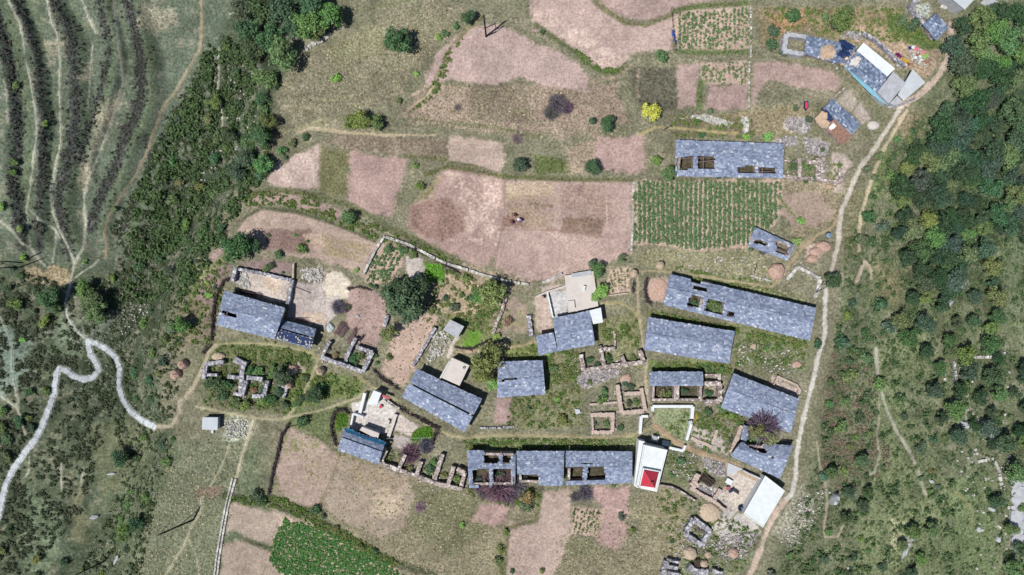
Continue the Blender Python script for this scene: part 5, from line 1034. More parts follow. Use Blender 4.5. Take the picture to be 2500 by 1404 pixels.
for q,n in [([(1080,640),(1250,700),(1230,800),(1080,830),(1030,790)],170),([(1240,830),(1420,860),(1420,1040),(1240,1050)],200),([(500,880),(720,880),(760,940),(700,1010),(500,990)],240),([(1590,1040),(1690,1000),(1790,1110),(1700,1180),(1640,1160)],110),([(1600,1180),(1860,1300),(1800,1404),(1620,1404)],160),([(1790,810),(1980,830),(1960,900),(1790,890)],140),([(1640,280),(1840,290),(1840,335),(1640,335)],90),([(1900,385),(2055,400),(2050,440),(1900,430)],70),([(440,660),(560,620),(520,840),(430,850)],160),([(920,1140),(1140,1190),(1130,1180),(930,1090)],50),([(550,1210),(690,1215),(830,1290),(980,1375),(960,1385),(800,1300),(680,1240),(550,1225)],260),([(1140,1190),(1320,1195),(1310,1260),(1260,1240),(1150,1210)],110),([(1850,20),(2200,20),(2230,110),(1920,75)],170),([(1580,884),(1780,890),(1790,915),(1580,903)],130),([(1590,760),(1800,800),(1960,845),(1780,812)],120),([(500,835),(660,832),(780,865),(760,895),(500,872)],150),([(720,900),(900,925),(860,970),(720,985)],130),([(1130,1072),(1550,1070),(1550,1096),(1140,1098)],170),([(2165,30),(2250,70),(2280,110),(2200,90)],90),([(1330,845),(1420,860),(1420,920),(1330,960)],80),([(1450,790),(1560,780),(1570,850),(1480,830)],60),([(1690,1000),(1800,1010),(1830,1040),(1790,1080),(1700,1040)],110),([(1640,650),(1890,690),(1880,710),(1700,690)],90),([(600,470),(740,470),(960,565),(1120,640),(1100,645),(900,580),(700,500),(600,505)],200),([(1400,120),(1470,165),(1510,170),(1500,182),(1440,165)],50),([(1000,275),(1060,200),(1100,110),(1130,90),(1060,240)],60)]:
    wp.append(rpts(q,int(n*1.7),n,.42))
scatter('weeds','green weeds along the walls, balks and waste plots',np.concatenate(wp)[::2],'scrub',(84,108,58),.55,9)
scatter('weeds','olive weeds along the walls, balks and waste plots',np.concatenate(wp)[1::2],'scrub',(110,116,76),.5,10)
gp_=np.concatenate([rpts(q,n,n+1,.4,3,9.) for q,n in [([(690,200),(930,40),(1060,0),(1150,30),(960,250),(720,290)],900),([(1000,300),(1100,205),(1430,225),(1530,330),(1300,340)],700),([(690,1045),(1140,1190),(1240,1404),(1000,1404),(800,1260)],1100),([(1350,1310),(1560,1200),(1690,1270),(1650,1404),(1350,1404)],900),([(400,1090),(600,1060),(560,1300),(520,1404),(330,1404)],900),([(1550,610),(1840,610),(1990,740),(1640,665)],500),([(1140,1070),(1550,1066),(1550,1098),(1140,1100)],260)]])
scatter('tussocks','dry grass tussocks on the meadows',gp_[::2],'grass',(160,152,128),.26,11)
scatter('tussocks','green grass tussocks on the meadows',gp_[1::2],'grass',(116,120,90),.26,12)
# ------------------------------------------------------------------ crops in rows
def crop(label,poly,ang,row,step,sc,col,thr,seed,jit=.17,name='crop_rows'):
    r=np.random.RandomState(seed);c=np.array(cen(poly));a=R(ang);d=np.array([math.cos(a),math.sin(a)]);n=np.array([-d[1],d[0]]);out=[]
    for i in np.arange(-400,400,row):
        t=np.arange(-400,400,step)+r.rand()*step;p=c+n*(i+1.6*np.sin(t/60.+i/40.)[:,None])+d*t[:,None]+r.normal(0,jit,(len(t),2))*row
        out.append(p)
    p=np.concatenate(out);p=p[segd(p[:,0],p[:,1],poly,True)+ (fbm(p[:,0]/8,p[:,1]/8,1,2)-.5)*10>1];p=p[fbm(p[:,0]/16,p[:,1]/16,4,3)*.75+.25*r.rand(len(p))>thr]
    return scatter(name,label,p,'crop',col,sc,seed,jit=.42)
crop('rows of leafy green crop in the large field below the ruined house',[(1551,442),(1908,444),(1903,500),(1893,540),(1830,598),(1700,612),(1640,598),(1549,592)],90,11.5,2.7,.58,(84,106,74),.2,1,jit=.07)
crop('rows of leafy crop in the upper fenced field',[(1648,32),(1832,18),(1832,116),(1740,122),(1655,118)],90,10.,4.6,.5,(84,106,72),.32,2)
crop('rows of crop in the small plot below the upper field',[(1712,158),(1822,148),(1822,205),(1716,200)],90,10.,5.,.5,(84,106,72),.38,3)
crop('dense bright green crop at the bottom of the village',[(692,1264),(760,1282),(840,1312),(920,1357),(985,1408),(700,1408),(657,1372),(667,1320)],12,6.2,3.3,.46,(74,110,62),.03,4)
crop('rows of low green crop in the slanting vegetable plot',[(936,600),(990,610),(975,650),(945,692),(892,688),(905,645)],118,9.5,4.2,.5,(82,106,70),.2,5)
crop('short rows of crop in the plot beside the small tree pair',[(1490,660),(1536,655),(1533,708),(1478,722)],85,8.,5.,.35,(86,106,62),.35,6)
crop('stubby crop rows inside the brown plot below the terrace row',[(1402,1240),(1472,1245),(1456,1308),(1396,1300)],100,9.,4.5,.36,(78,98,60),.36,7)
crop('thick green vegetables in the walled corner by the pink tiled yard',[(1012,1050),(1052,1036),(1060,1066),(1040,1085),(1002,1074)],60,6.,4.,.42,(80,116,44),.1,8)
crop('thick green vegetables in the twig fenced oval',[(820,1012),(848,1006),(846,1038),(826,1050)],80,6.,4.,.42,(78,112,44),.1,9)
crop('bright low greens in the garden beside the large tree',[(1036,642),(1082,648),(1082,684),(1050,686)],30,6.,4.,.36,(96,146,56),.1,10)
crop('scattered seedlings in the two dry garden plots',[(855,706),(940,722),(944,800),(920,848),(885,840)],70,12.,9.,.2,(84,96,64),.5,11,jit=.5)
crop('scattered seedlings in the slanting dry plot',[(960,795),(1060,768),(1035,840),(985,938),(932,910)],60,10.,8.,.2,(92,100,66),.45,12,jit=.5)
# ------------------------------------------------------------------ small things
def rubble(name,label,poly,n,r0,r1,m=RUB,seed=1,h=.3,kind='stuff',cat=None):
    rg=random.Random(seed);b=MB();us=[p[0] for p in poly];vs=[p[1] for p in poly];k=0
    while k<n:
        p=(rg.uniform(min(us),max(us)),rg.uniform(min(vs),max(vs)))
        if not inpoly(p,poly):continue
        k+=1;x,y,z=gp(*p);r=rg.uniform(r0,r1);a=rg.random()*3;q=[(x+r*rg.uniform(.7,1.1)*math.cos(a+t),y+r*rg.uniform(.7,1.1)*math.sin(a+t)) for t in (0,1.2,2.4,3.7,5)]
        b.prism(q,z-.2,[z+h*rg.uniform(.4,1.2) for _ in q])
    o=b.build(name,m);return tag(o,label,cat,None,kind)
for i,(lab,poly,n,a,c,m) in enumerate([
 ('pale stones heaped on the platform left of the enclosure',[(1921,287),(1974,292),(1978,311),(1965,325),(1918,312)],330,.14,.4,RUB),('grey stones heaped on the large rubble platform',[(1967,338),(2024,352),(2012,381),(1968,371)],420,.14,.4,RUB),
 ('stones heaped above the right end of the long ruined house',[(1886,348),(1914,335),(1944,336),(1942,355),(1892,360)],240,.12,.32,RUB),('light rubble slide below the four room ruin',[(1406,925),(1426,907),(1500,900),(1518,905),(1500,918),(1440,943),(1416,946)],600,.12,.34,RUB),
 ('gravelly stones at the lower right courtyard edge',[(1720,1118),(1768,1132),(1768,1160),(1745,1158),(1722,1140)],380,.1,.25,RUB),('loose paving in the roofless yard house',[(1703,1183),(1742,1203),(1736,1220),(1704,1200)],240,.1,.28,RUB),
 ('cobbles strewn over the left half of the mud yard',[(580,662),(600,666),(612,700),(598,706),(578,690),(588,676)],170,.1,.3,PALEST),('white debris along the upper edge of the ruined house',[(1690,284),(1720,281),(1780,298),(1775,306),(1720,296)],120,.15,.45,PALEST),
 ('white debris near the fence corner',[(1808,285),(1828,288),(1826,325),(1816,325)],50,.15,.5,PALEST),('stones scattered in the stepped yard',[(1060,815),(1085,805),(1105,830),(1080,870),(1040,890)],160,.1,.3,PALEST),
 ('stony ground below the white flat roofed house',[(1780,1300),(1850,1300),(1830,1350),(1780,1380),(1740,1330)],300,.1,.3,RUB),('pale rocks in the bed of the gully',[(560,180),(640,260),(600,360),(480,500),(440,560),(470,440),(540,330)],110,.1,.3,PALEST),
 ('pale rocks along the foot of the wooded scarp',[(740,118),(800,88),(806,84),(802,92),(748,124)],60,.15,.4,PALEST),('stones scattered over the pale clearing on the valley side',[(290,760),(360,720),(370,760),(300,820)],60,.1,.25,PALEST),
 ('stones strewn on the waste ground beside the threshing floor',[(728,655),(790,652),(785,690),(740,685)],120,.1,.35,PALEST),('stones littering the yards around the lower right ruins',[(1690,1230),(1800,1270),(1760,1390),(1640,1390),(1650,1290)],240,.08,.22,PALEST),
 ('stones littering the grass below the broad slate roof',[(1800,830),(1960,860),(1940,930),(1800,890)],180,.08,.22,PALEST),('rocks scattered across the right hand wood',[(2280,880),(2480,900),(2480,1400),(2380,1400),(2330,1100)],130,.1,.4,PALEST),
 ('stones littering the yard right of the red-roofed hall',[(1640,1090),(1700,1110),(1700,1180),(1640,1170)],110,.08,.22,PALEST),('rubble lying in the hamlet lane',[(2060,75),(2110,80),(2110,100),(2050,92)],110,.1,.3,RUB),('stones beside the concrete hut',[(548,1030),(600,1025),(600,1065),(555,1070)],150,.08,.25,PALEST),
 ('stones along the lower slope right of the pale path',[(1950,1210),(2030,1190),(1960,1330),(1900,1330)],160,.08,.25,PALEST),('stones scattered over the meadow above the longest house',[(1640,620),(1860,630),(1880,690),(1700,665)],90,.08,.24,PALEST)]):
    rubble('loose_stones',lab,poly,n,a,c,m,i+3)
# heaps of straw, individually
def heap(label,px,py,rp,h,m=STRAW,sq=1.,name='straw_heap',cat='straw heap',ang=0,group='straw heaps',pole=False,rough=.2):
    g=gp(px,py,h*.4);zb=T(*g[:2]);b=MB();n=26;rings=9;rad=rp*S;sd=px*.13+py*.7;V=[]
    for i in range(rings+1):
        t=i/rings
        for k in range(n):
            a=2*math.pi*k/n;q=rad*math.sin(t*math.pi/2)*(1+rough*(float(fbm(math.cos(a)*2+sd,math.sin(a)*2+t*2,3,3))-.5)*2)
            X,Y=math.cos(a)*q,math.sin(a)*q*sq;c,s=math.cos(ang),math.sin(ang);z=h*(math.cos(t*math.pi/2)**.8)+.12*h*(float(vn(k*1.7+sd,i*2.3,2))-.5)*(i>0)
            V.append((g[0]+X*c-Y*s,g[1]+X*s+Y*c,T(g[0],g[1])+(z if i<rings else -.25)))
    b.v=V;b.f=[(i*n+k,(i+1)*n+k,(i+1)*n+(k+1)%n,i*n+(k+1)%n) for i in range(rings) for k in range(n)];b.m=[0]*len(b.f)
    if pole:
        t=thing(name,(g[0],g[1],zb),label,cat,group);b.build('straw',m,t);p=MB();p.tube((g[0],g[1],zb),(g[0]+.2,g[1]+.1,zb+h+.8),.06,.04);p.build('centre_pole',DTIMB,t);return t
    return tag(b.build(name,m),label,cat,group)
heap('round straw stack with a centre pole left of the two room ruin path',782,907,11,1.9,pole=True)
heap('small brown straw stack capping the grey wall corner',706,940,10,1.5,STRAWR,pole=True)
heap('brown straw stack on the valley lip, upper of the pair',445,890,12,1.6,STRAWR,pole=True);heap('dark straw stack on the valley lip, lower of the pair',428,914,13,1.5,STRAWR,pole=True)
heap('flat tan straw stack at the head of the paved lane',1548,668,11,1.6);heap('grey tan straw stack by the trail above the longest house',1612,648,11,1.6)
heap('large rust straw heap beside the dirt trail fork',1897,662,20,1.5,STRAWR);heap('rust straw heap at the upper end of the curved pile',2012,602,18,1.3,STRAWR,.8);heap('rust straw heap in the middle of the curved pile',1992,615,15,1.1,STRAWR,.8);heap('rust straw heap at the lower end of the curved pile',1983,632,13,1.,STRAWR,.8)
heap('square bed of dry golden straw above the grey ruin',1734,1253,26,.8,STRAW,.82,ang=-.5);heap('straw stack left of the twig bundle',1686,1352,16,1.4);heap('small straw stack above the twig bundle',1729,1354,9,1.1);heap('small straw stack right of the twig bundle',1719,1376,10,1.2);heap('straw stack on the stony ground by the lower path',1791,1351,13,1.2,STRAWR)
heap('flat pink brown straw heap near the broad slate roof',1840,846,9,.9);heap('brick red bracken heap right of the shrub choked ruin',712,903,16,.9,STRAWR,.8);heap('orange bracken heap above the shrub choked ruin',533,871,16,.9,STRAW,.7)
heap('rust coloured bracken heap below the rubble slide',1528,925,15,.6,STRAWR,.7,ang=.5);heap('brown straw heap filling the pen beside the longest house',1608,706,24,.5,STRAWR,1.2);heap('pink straw patch in the grass below the broad roof',1945,890,12,.5,STRAWR,.7)
heap('pale grey mound beside the red mud roofed house',2133,306,15,.8,CONC,.8,name='sand_heap',cat='sand heap',group=None);heap('brown soil pile at the back of the large cabbage field',2025,455,8,.5,MUD,.8,name='soil_heap',cat='soil heap',group=None)
# boulders
def boulder(label,px,py,rx,ry,h,ang=0,m=CONCG,group='boulders on the slopes'):
    g=gp(px,py,h*.4);b=MB();r=random.Random(int(px));n=11;V=[];zb=T(*g[:2])
    for i in range(6):
        t=i/5
        for k in range(n):
            a=2*math.pi*k/n;q=math.sin(t*math.pi/2)**.7*(1+.28*(float(vn(math.cos(a)*1.7+px,math.sin(a)*1.7+t,1))-.5)*2);X,Y=math.cos(a)*q*rx*S,math.sin(a)*q*ry*S
            V.append((g[0]+X*math.cos(ang)-Y*math.sin(ang),g[1]+X*math.sin(ang)+Y*math.cos(ang),zb+(h*math.cos(t*1.57)*(1+.15*r.uniform(-1,1)) if i<5 else -.6)))
    b.v=V;b.f=[(i*n+k,(i+1)*n+k,(i+1)*n+(k+1)%n,i*n+(k+1)%n) for i in range(5) for k in range(n)]+[tuple(range(n))];b.m=[0]*len(b.f)
    return tag(b.build('boulder',m),label,'boulder',group)
for a in [('tall upright grey boulder in the scrub right of the white flat roof',2037,1220,8,17,2.4,-.45),('large white boulder in the right hand wood',2356,1037,13,9,1.3,-.6),('pale elongated boulder below the white boulder',2420,1065,6,14,1.,.2),('angular white boulder near the grey cliff',2422,1243,10,7,.9,-.4),('small pale boulder on the open grass slope',2275,1175,7,5,.7,0),('dark grey boulder among the forest crowns',2315,738,12,11,1.4,.3),('slanting grey boulder above the dark one in the forest',2348,695,16,9,1.,.8),('pale boulder in the lower right grass, upper one',2390,1292,6,8,.7,0),('pale boulder in the lower right grass, lower one',2438,1317,7,9,.8,.3),('long grey rock slab in the scattered scrub',2210,1345,7,22,.6,-.3),('flat white rock beside the bottom scrub',2070,1387,3,5,.5,0),('bluish flat rock in the lower valley scrub',230,1262,14,6,.6,.2),('pale rock in the shadow of the bottom gully trees',285,1365,5,16,.6,-.5),('small white rock on the valley grass below the hollow',272,1157,12,4,.4,.1),('white stone beside the stepped garden plot',873,772,5,5,.5,0),('pale round rock at the corner of the navy tarpaulin house yard',806,800,10,11,.7,0)]:
    boulder(*a,m=CONCB if 'white' in a[0] or 'pale' in a[0] else CONCG)
g=gp(2500,1255);b=MB()
for k in range(9):
    for j in range(5):
        u,v=2476+j*16+4*math.sin(k),1180+k*19;x,y,z=gp(u,v);r=1.2+.5*float(vn(k*1.3,j*2.1,1));b.prism([(x+r*math.cos(t+k),y+r*math.sin(t+k)) for t in (0,1.1,2.3,3.4,4.6)],z-1,[z+.6+1.*float(vn(k+i,j,2)) for i in range(5)])
tag(b.build('cliff',CONCG),'grey rock cliff at the right edge of the photo','cliff')
# brushwood fences
def brush(label,pts,w,h,dens=18,name='brush_fence',cat='fence',m=DTIMB,group='brushwood fences',ln=1.2):
    r=random.Random(len(label));b=MB()
    for (a,c),(d,e) in zip(pts,pts[1:]):
        L=math.hypot(d-a,e-c)*S;n=int(L*dens);ang=math.atan2(-(e-c),d-a)
        for i in range(n):
            t=r.random();x,y,z=gp(a+(d-a)*t+r.gauss(0,w/S/4),c+(e-c)*t+r.gauss(0,w/S/4));q=ang+r.gauss(0,.45)+(math.pi if r.random()<.5 else 0);l=ln*r.uniform(.4,1.)
            z0=z+r.uniform(.02,h);b.tube((x-math.cos(q)*l/2,y-math.sin(q)*l/2,z0),(x+math.cos(q)*l/2,y+math.sin(q)*l/2,z0+r.uniform(-.2,.25)),.06,.03,4)
    return tag(b.build(name,m),label,cat,group)
for l,p,w,h in [('brush fence down the left side of the slotted slate house',[(558,680),(545,690),(530,725),(522,770),(518,828)],.5,.7),('dark brush fence along the left edge of the straw coloured field',[(708,1032),(690,1060),(678,1110),(668,1150),(657,1205)],.5,.6),('twig fence around the oval vegetable plot',[(856,1010),(840,998),(818,1004),(811,1030),(812,1060),(822,1088)],.6,.8),('twig fence along the footpath above the walled pens',[(945,975),(975,995),(1000,1010),(1040,1030),(1070,1045)],.6,.8),('heavy brush fence curving down to the roofless rooms',[(1070,1045),(1065,1060),(1050,1085),(1040,1105)],1.,.8),('twisted brush fence along the upper garden edge',[(938,580),(960,584),(995,598),(1030,618),(1050,625),(1085,645),(1120,665)],.4,.5),('dark brush fence right of the stone lined pen',[(1291,775),(1295,800),(1296,815)],.7,.6),('curved stick fence of the pen left of the longest house',[(1580,680),(1574,705),(1580,735),(1590,742)],.5,.6),('brush line under the vertical white pole by the pen',[(1548,690),(1545,712)],.6,.5),('dark brushwood along the slanting plot and footpath',[(915,905),(935,925),(975,950)],.6,.6),('brushwood lying along the stepped yard bank',[(1065,800),(1035,850),(1015,880)],.7,.5),('brush along the lower edge of the small green garden',[(1115,848),(1150,852),(1185,835)],.35,.4),('twig line across the dry garden below the threshing floor',[(850,705),(880,700),(905,708)],.3,.4)]: brush(l,p,w,h)
def logs(label,px,py,L,W,ang,n,m=TIMB,name='log_pile',cat='log pile',h=.6,group=None):
    r=random.Random(int(px));b=MB();x,y,z=gp(px,py);a=R(-ang);c,s=math.cos(a),math.sin(a)
    for i in range(n):
        o=r.uniform(-W/2,W/2);l=L*r.uniform(.7,1)/2;d=r.gauss(0,.1);k=r.uniform(-.1,.1)*L;zz=z+.08+r.random()*h;ca,sa=math.cos(a+d),math.sin(a+d);X,Y=x-s*o+c*k,y+c*o+s*k
        b.tube((X-ca*l,Y-sa*l,zz),(X+ca*l,Y+sa*l,zz+r.uniform(-.1,.1)),.07,.05,5)
    return tag(b.build(name,m),label,cat,group)
logs('stack of cut logs above the two room ruin',835,805,2.8,1.8,-55,46);logs('long narrow stack of branches beside the cut logs',862,820,3.4,.9,-62,30,TIMB);logs('loose dark sticks at the field corner by the ruin',883,825,1.6,.5,-50,8,DTIMB)
logs('heap of purple brown branches in the roofless yard house',1725,1172,2.8,1.5,35,60,BARK,h=.8,cat='branch heap',name='branch_heap');logs('bundle of purple twigs between the straw stacks',1701,1378,2.4,1.0,85,44,BARK,h=.8,name='twig_bundle',cat='twig bundle')
logs('reddish timbers laid inside the square grey ruin',1712,1291,2.6,.8,33,9,TIMB,h=.3);logs('dark timbers tumbled at the head of the pen by the goat lane',505,850,2.8,.7,-48,6,DTIMB);logs('three pale poles leaning in the grass below the lean-to',1481,775,2.8,.6,-65,3,TIMB,h=.2);logs('two pale poles lying in the grass right of the lean-to',1505,780,2.6,.3,-70,2,TIMB,h=.2)
logs('single trimmed pole lying across the yard by the threshing floor',745,709,3.6,.05,14,1,TIMB,h=.3,name='pole',cat='pole');logs('purple timbers piled in the gap of the longest house',1784,766,1.4,1.,20,22,DTIMB,h=2.2);logs('white broken beams inside the yard of the hamlet ruin',2078,88,2.,.6,25,6,CONCG)
logs('log lying across the stepped yard, left of two',1047,848,5.,.05,-58,1,TIMB,h=.2,name='pole',cat='pole');logs('short log lying across the stepped yard, right of two',1080,852,3.,.05,-62,1,TIMB,h=.2,name='pole',cat='pole')
logs('dark timber bench of planks in front of the tarpaulin house',740,781,3.2,.8,12,5,DTIMB,h=.5,name='plank_stack',cat='plank stack');logs('planks stacked along the slotted house front',610,715,5.6,.5,12,8,DTIMB,h=.6,name='plank_stack',cat='plank stack')
# clothes and rubbish by the hamlet
rg=random.Random(9);pal=[(mat('pink_cloth',(222,130,140),.15,3.),'pink'),(WHITE,'white'),(YEL,'yellow'),(MUDR,'orange'),(BLU,'blue'),(WHITE,'pale'),(ORG,'tan'),(MAT_G:=mat('green_cloth',(150,190,110),.2,3.),'lime green')]
names=['left','upper','lower','right','middle','topmost','lowest','rearmost']
CS=[(2228,116,1,'just right of the purple cloth'),(2236,120,0,'at the top of the rubbish heap'),(2242,124,0,'below the topmost pink one'),(2250,133,2,'in the heap centre'),(2246,138,1,'under the yellow one'),(2255,140,7,'right of the heap centre'),(2262,146,3,'at the lower right of the heap'),(2268,150,3,'at the far lower right corner'),(2221,118,4,'at the upper left of the heap'),(2234,141,1,'at the left foot of the heap'),(2258,152,6,'at the foot of the heap'),(2247,146,5,'at the heap bottom'),(2262,136,7,'at the upper right of the heap'),(2240,134,6,'left of the heap centre'),(2252,128,0,'on the upper right flank')]
for k,(px,py,ci,w) in enumerate(CS):
    x,y,z=gp(px,py);b=MB();s=rg.uniform(.24,.42);n=7
    V=[];
    for i in range(n):
        for j in range(n): V.append((x+(i/(n-1)-.5)*2*s*(1+.2*rg.random()),y+(j/(n-1)-.5)*1.6*s*(1+.2*rg.random()),z+.12+.45*s*float(fbm(i*.8+k*3,j*.8,2,2))))
    b.v=V;b.f=[(i*n+j,(i+1)*n+j,(i+1)*n+j+1,i*n+j+1) for i in range(n-1) for j in range(n-1)];b.m=[0]*len(b.f)
    tag(b.build('cloth',pal[ci][0]),f'crumpled {pal[ci][1]} cloth {w}','cloth','rubbish heap beside the hamlet path')
rubble('litter','grey litter under the coloured cloths of the hamlet rubbish heap',[(2218,122),(2240,112),(2275,150),(2255,165),(2225,148)],170,.08,.22,PALEST,77,.2)
for lab,m,p in [('purple cloth spread on the bank above the rubbish heap',PURP,[(2187,129),(2195,130),(2203,138),(2198,142),(2189,136)]),('yellow cloth spread below the purple one',YEL,[(2203,141),(2211,144),(2220,150),(2214,154),(2205,148)]),('brown cloth at the lower end of the spread washing',ORG,[(2216,151),(2225,156),(2222,160),(2214,156)])]:
    sheet_on('cloth',lab,'cloth',p,lambda a,b_:gp(a,b_)[2]+.2,m,bumpy=.25,group='washing on the hamlet bank')
# red tub, parasol, blue net
g=gp(1969,258,.4);zb=T(*g[:2]);t=thing('cart_tub',(g[0],g[1],zb),'red lined dark tub shaped like a small boat in the hamlet grass','tub')
def ring(k,z): return [(g[0]+X*k,g[1]+Y*k,zb+z) for X,Y in ((-.38,.85),(.28,.9),(.34,-.35),(-.05,-.95),(-.42,-.45))]
b=MB();b.prism([p[:2] for p in ring(1.,0)],zb-.02,zb+.3)
o_,i_=ring(1.02,.55),ring(.82,.55);l_=ring(1.,.302)
for k in range(5): j=(k+1)%5;b.face([l_[k],l_[j],o_[j],o_[k]]);b.face([o_[k],o_[j],i_[j],i_[k]])
b.build('hull',BLUET,t);b=MB();b.prism([p[:2] for p in ring(.8,0)],zb+.304,zb+.42);b.build('lining',RED,t)
x,y,z=gp(2020,575,.9);t=thing('parasol',(x,y,T(x,y)),'pale blue parasol with a dark tip beside the forked trail','parasol');b=MB();zz=T(x,y)
for k in range(8):
    a,c=k*math.pi/4,(k+1)*math.pi/4;b.face([(x+.5*math.cos(a),y+.5*math.sin(a),zz+1.5),(x+.5*math.cos(c),y+.5*math.sin(c),zz+1.5),(x,y,zz+1.72)])
b.build('canopy',mat('pale_blue_cloth',(136,160,190),.1,3.),t);b=MB();b.tube((x,y,zz-.1),(x,y,zz+1.8),.03);b.build('pole',STEEL,t)
sheet_on('net','bright blue net hanging on the fence of the upper crop field','net',[(1641,70),(1645,75),(1648,92),(1651,106),(1647,104),(1643,92)],lambda a,b_:gp(a,b_)[2]+.5,mat('blue_net',(24,78,170),.2,3.),bumpy=.3)
# tools and pots in the yards
def pot(label,px,py,r,h,m=DTIMB,name='pot',cat='pot',group='pots and jars in the yards'):
    x,y,z=gp(px,py,h);z=T(x,y)+.05;b=MB();n=12;pr=[(.7,0),(1,.45),(.85,.8),(.7,1.),(.58,1.),(.6,.6)]
    for (a,c),(d,e) in zip(pr,pr[1:]):
        for k in range(n):
            t,u=2*math.pi*k/n,2*math.pi*(k+1)/n;P=lambda q,w,hh:(x+r*q*math.cos(w),y+r*q*math.sin(w),z+h*hh);b.face([P(a,t,c),P(a,u,c),P(d,u,e),P(d,t,e)])
    return tag(b.build(name,m),label,cat,group)
pot('grey round basin on the cream annex roof corner',1135,894,.3,.3,CONCG,'basin','basin');bpy.context.view_layer.update()
bpy.data.objects['basin'].location.z+=2.72
for a in [('dark round jar at the left end of the terrace yard wall',1326,719,.3,.6),('dark jar below the other jar at the yard wall',1330,724,.28,.6),('red pot on the terrace edge above the slate roof',1429,755,.28,.5,RED),('dark pot on the terrace edge left of the white lean-to',1446,753,.25,.5),('dark pot nearest the white lean-to roof',1451,752,.22,.5),('large dark barrel at the foot of the white flat roofed house',1811,1243,.6,1.,BLUET,'barrel','barrel'),('white enamel bowl in the grass below the hamlet roof',2044,166,.22,.25,WHITE,'bowl','bowl'),('white bucket below the washing bank',2192,159,.22,.35,WHITE,'bucket','bucket'),('white bucket on the slate roof side of the hamlet trail',2035,152,.3,.4,CONCB,'bucket','bucket')]: pot(*a)
def table(label,px,py,lx,ly,ang,m,name='table',cat='table'):
    x,y,z=gp(px,py,.7);z=T(x,y);t=thing(name,(x,y,z),label,cat);b=MB();b.box(x,y,z+.68,lx,ly,.06,R(ang));b.build('top',m,t)
    for sx in(-1,1):
        for sy in(-1,1):
            c,s=math.cos(R(ang)),math.sin(R(ang));X,Y=sx*lx*.42,sy*ly*.4;b=MB();b.box(x+c*X-s*Y,y+s*X+c*Y,z-.1,.07,.07,.78,R(ang));b.build('leg',DTIMB,t)
table('white topped table in the lower right yard',1780,1176,1.3,1.,-30,WHITE);table('blue topped low bench in the lower right yard',1786,1198,1.2,.5,30,BLUET,'bench','bench');table('red topped small table in the lower right yard',1778,1192,.7,.6,10,REDT);table('dark narrow bench beside the blue topped bench',1796,1200,1.5,.35,-35,DTIMB,'bench','bench')
table('white machine stand beside the black bench of the pink tiled yard',947,1031,.9,.5,70,CONC,'stand','stand');table('small pink step in the pink tiled yard',929,993,.5,.5,-25,RED,'step','step')
# utility poles
def upole(label,base,top,h,arms=(),m=DTIMB,r=.13,extra=None):
    x,y,z=gp(*base);t=thing('utility_pole',(x,y,z),label,'utility pole');zt=z+h;X,Y=un(*top,zt);b=MB();b.tube((x,y,z-.5),(X,Y,zt),r,r*.65,8);b.build('post',m,t)
    d=Vector((X-x,Y-y,h))
    for f,l,a in arms:
        p=Vector((x,y,z))+d*f;b=MB();b.tube(p+Vector((math.cos(a)*l,math.sin(a)*l,0)),p-Vector((math.cos(a)*l,math.sin(a)*l,0)),.05);b.build('cross_arm',STEEL,t)
        for k in(-.85,.85):
            b=MB();q=p+Vector((math.cos(a)*l*k,math.sin(a)*l*k,.05));b.tube(q,q+Vector((0,0,.22)),.05,.03);b.build('insulator',WHITE,t)
    if extra:
        b=MB();ex,ey,ez=gp(*extra[0]);eX,eY=un(*extra[1],ez+extra[2]);b.tube((ex,ey,ez-.4),(eX,eY,ez+extra[2]),.07,.06);b.build('brace_post',STEEL,t)
        for f in extra[3]:
            b=MB();p=Vector((x,y,z))+d*(f[0]);q=Vector((ex,ey,ez)).lerp(Vector((eX,eY,ez+extra[2])),f[1]);b.tube(p,q,.1,.09);b.build('rail',STEEL,t)
    return t
upole('tall dark utility pole with a braced side frame at the head of the mound field',(1187,90),(1181,37),9.6,[(.97,.7,.4)],STEEL,.2,((1211,79),(1209,57),4.2,[(.03,.08),(.42,.97)]))
upole('pale cement pole casting a thin shadow above the ruined house',(1618,318),(1630,309),4.,[(.95,.4,2.2)],CEMP,.11)
upole('dark pole leaning over the white L shaped wall',(1564,1046),(1588,1036),5.,[(.95,.5,.3)],STEEL,.07)
upole('dark pole at the gap of the pale path above the longest house',(1990,716),(2014,703),5.2,[(.95,.5,.3)],STEEL,.09)
upole('thin dark pole above the broken white stone row',(1842,668),(1848,648),4.2,[],STEEL,.07)
upole('leaning forked dark pole in the lower left grass',(474,1269),(388,1305),9.,[(.93,.6,1.2)],STEEL,.2,((440,1281),(400,1302),7.5,[(.7,.95)]))
upole('dark wooden pole standing among the brushwood fence corner at the footpath',(703,1040),(688,1062),4.2,[],TIMB,.09)
upole('dark pole at the left photo edge, upper of two',(52,641),(-6,637),8.,[],STEEL,.14);upole('dark pole at the left photo edge, lower of two',(48,652),(-6,654),8.,[],STEEL,.14)
upole('blackened slanting pole at the bottom left gully',(258,1369),(184,1404),8.,[],STEEL,.17)
# fence of the upper field
t=thing('post_fence',gp(1643,70),'thin post fence on the left of the upper crop field','fence')
for k in range(8):
    x,y,z=gp(1638+k*1.6,22+k*14.5);b=MB();b.tube((x,y,z-.2),(x,y,z+1.1),.05);b.build('post',TIMB,t)
P=[gp(1638+k*1.6,22+k*14.5,1.) for k in range(8)];b=MB()
for p,q in zip(P,P[1:]): b.tube(p,q,.04)
b.build('rail',TIMB,t)
b=MB();b.tube(gp(944,1071,2.6),gp(1053,1069,2.),.02);tag(b.build('wire',WHITE),'thin white wire stretched from the blue edged roof over the pens','wire')
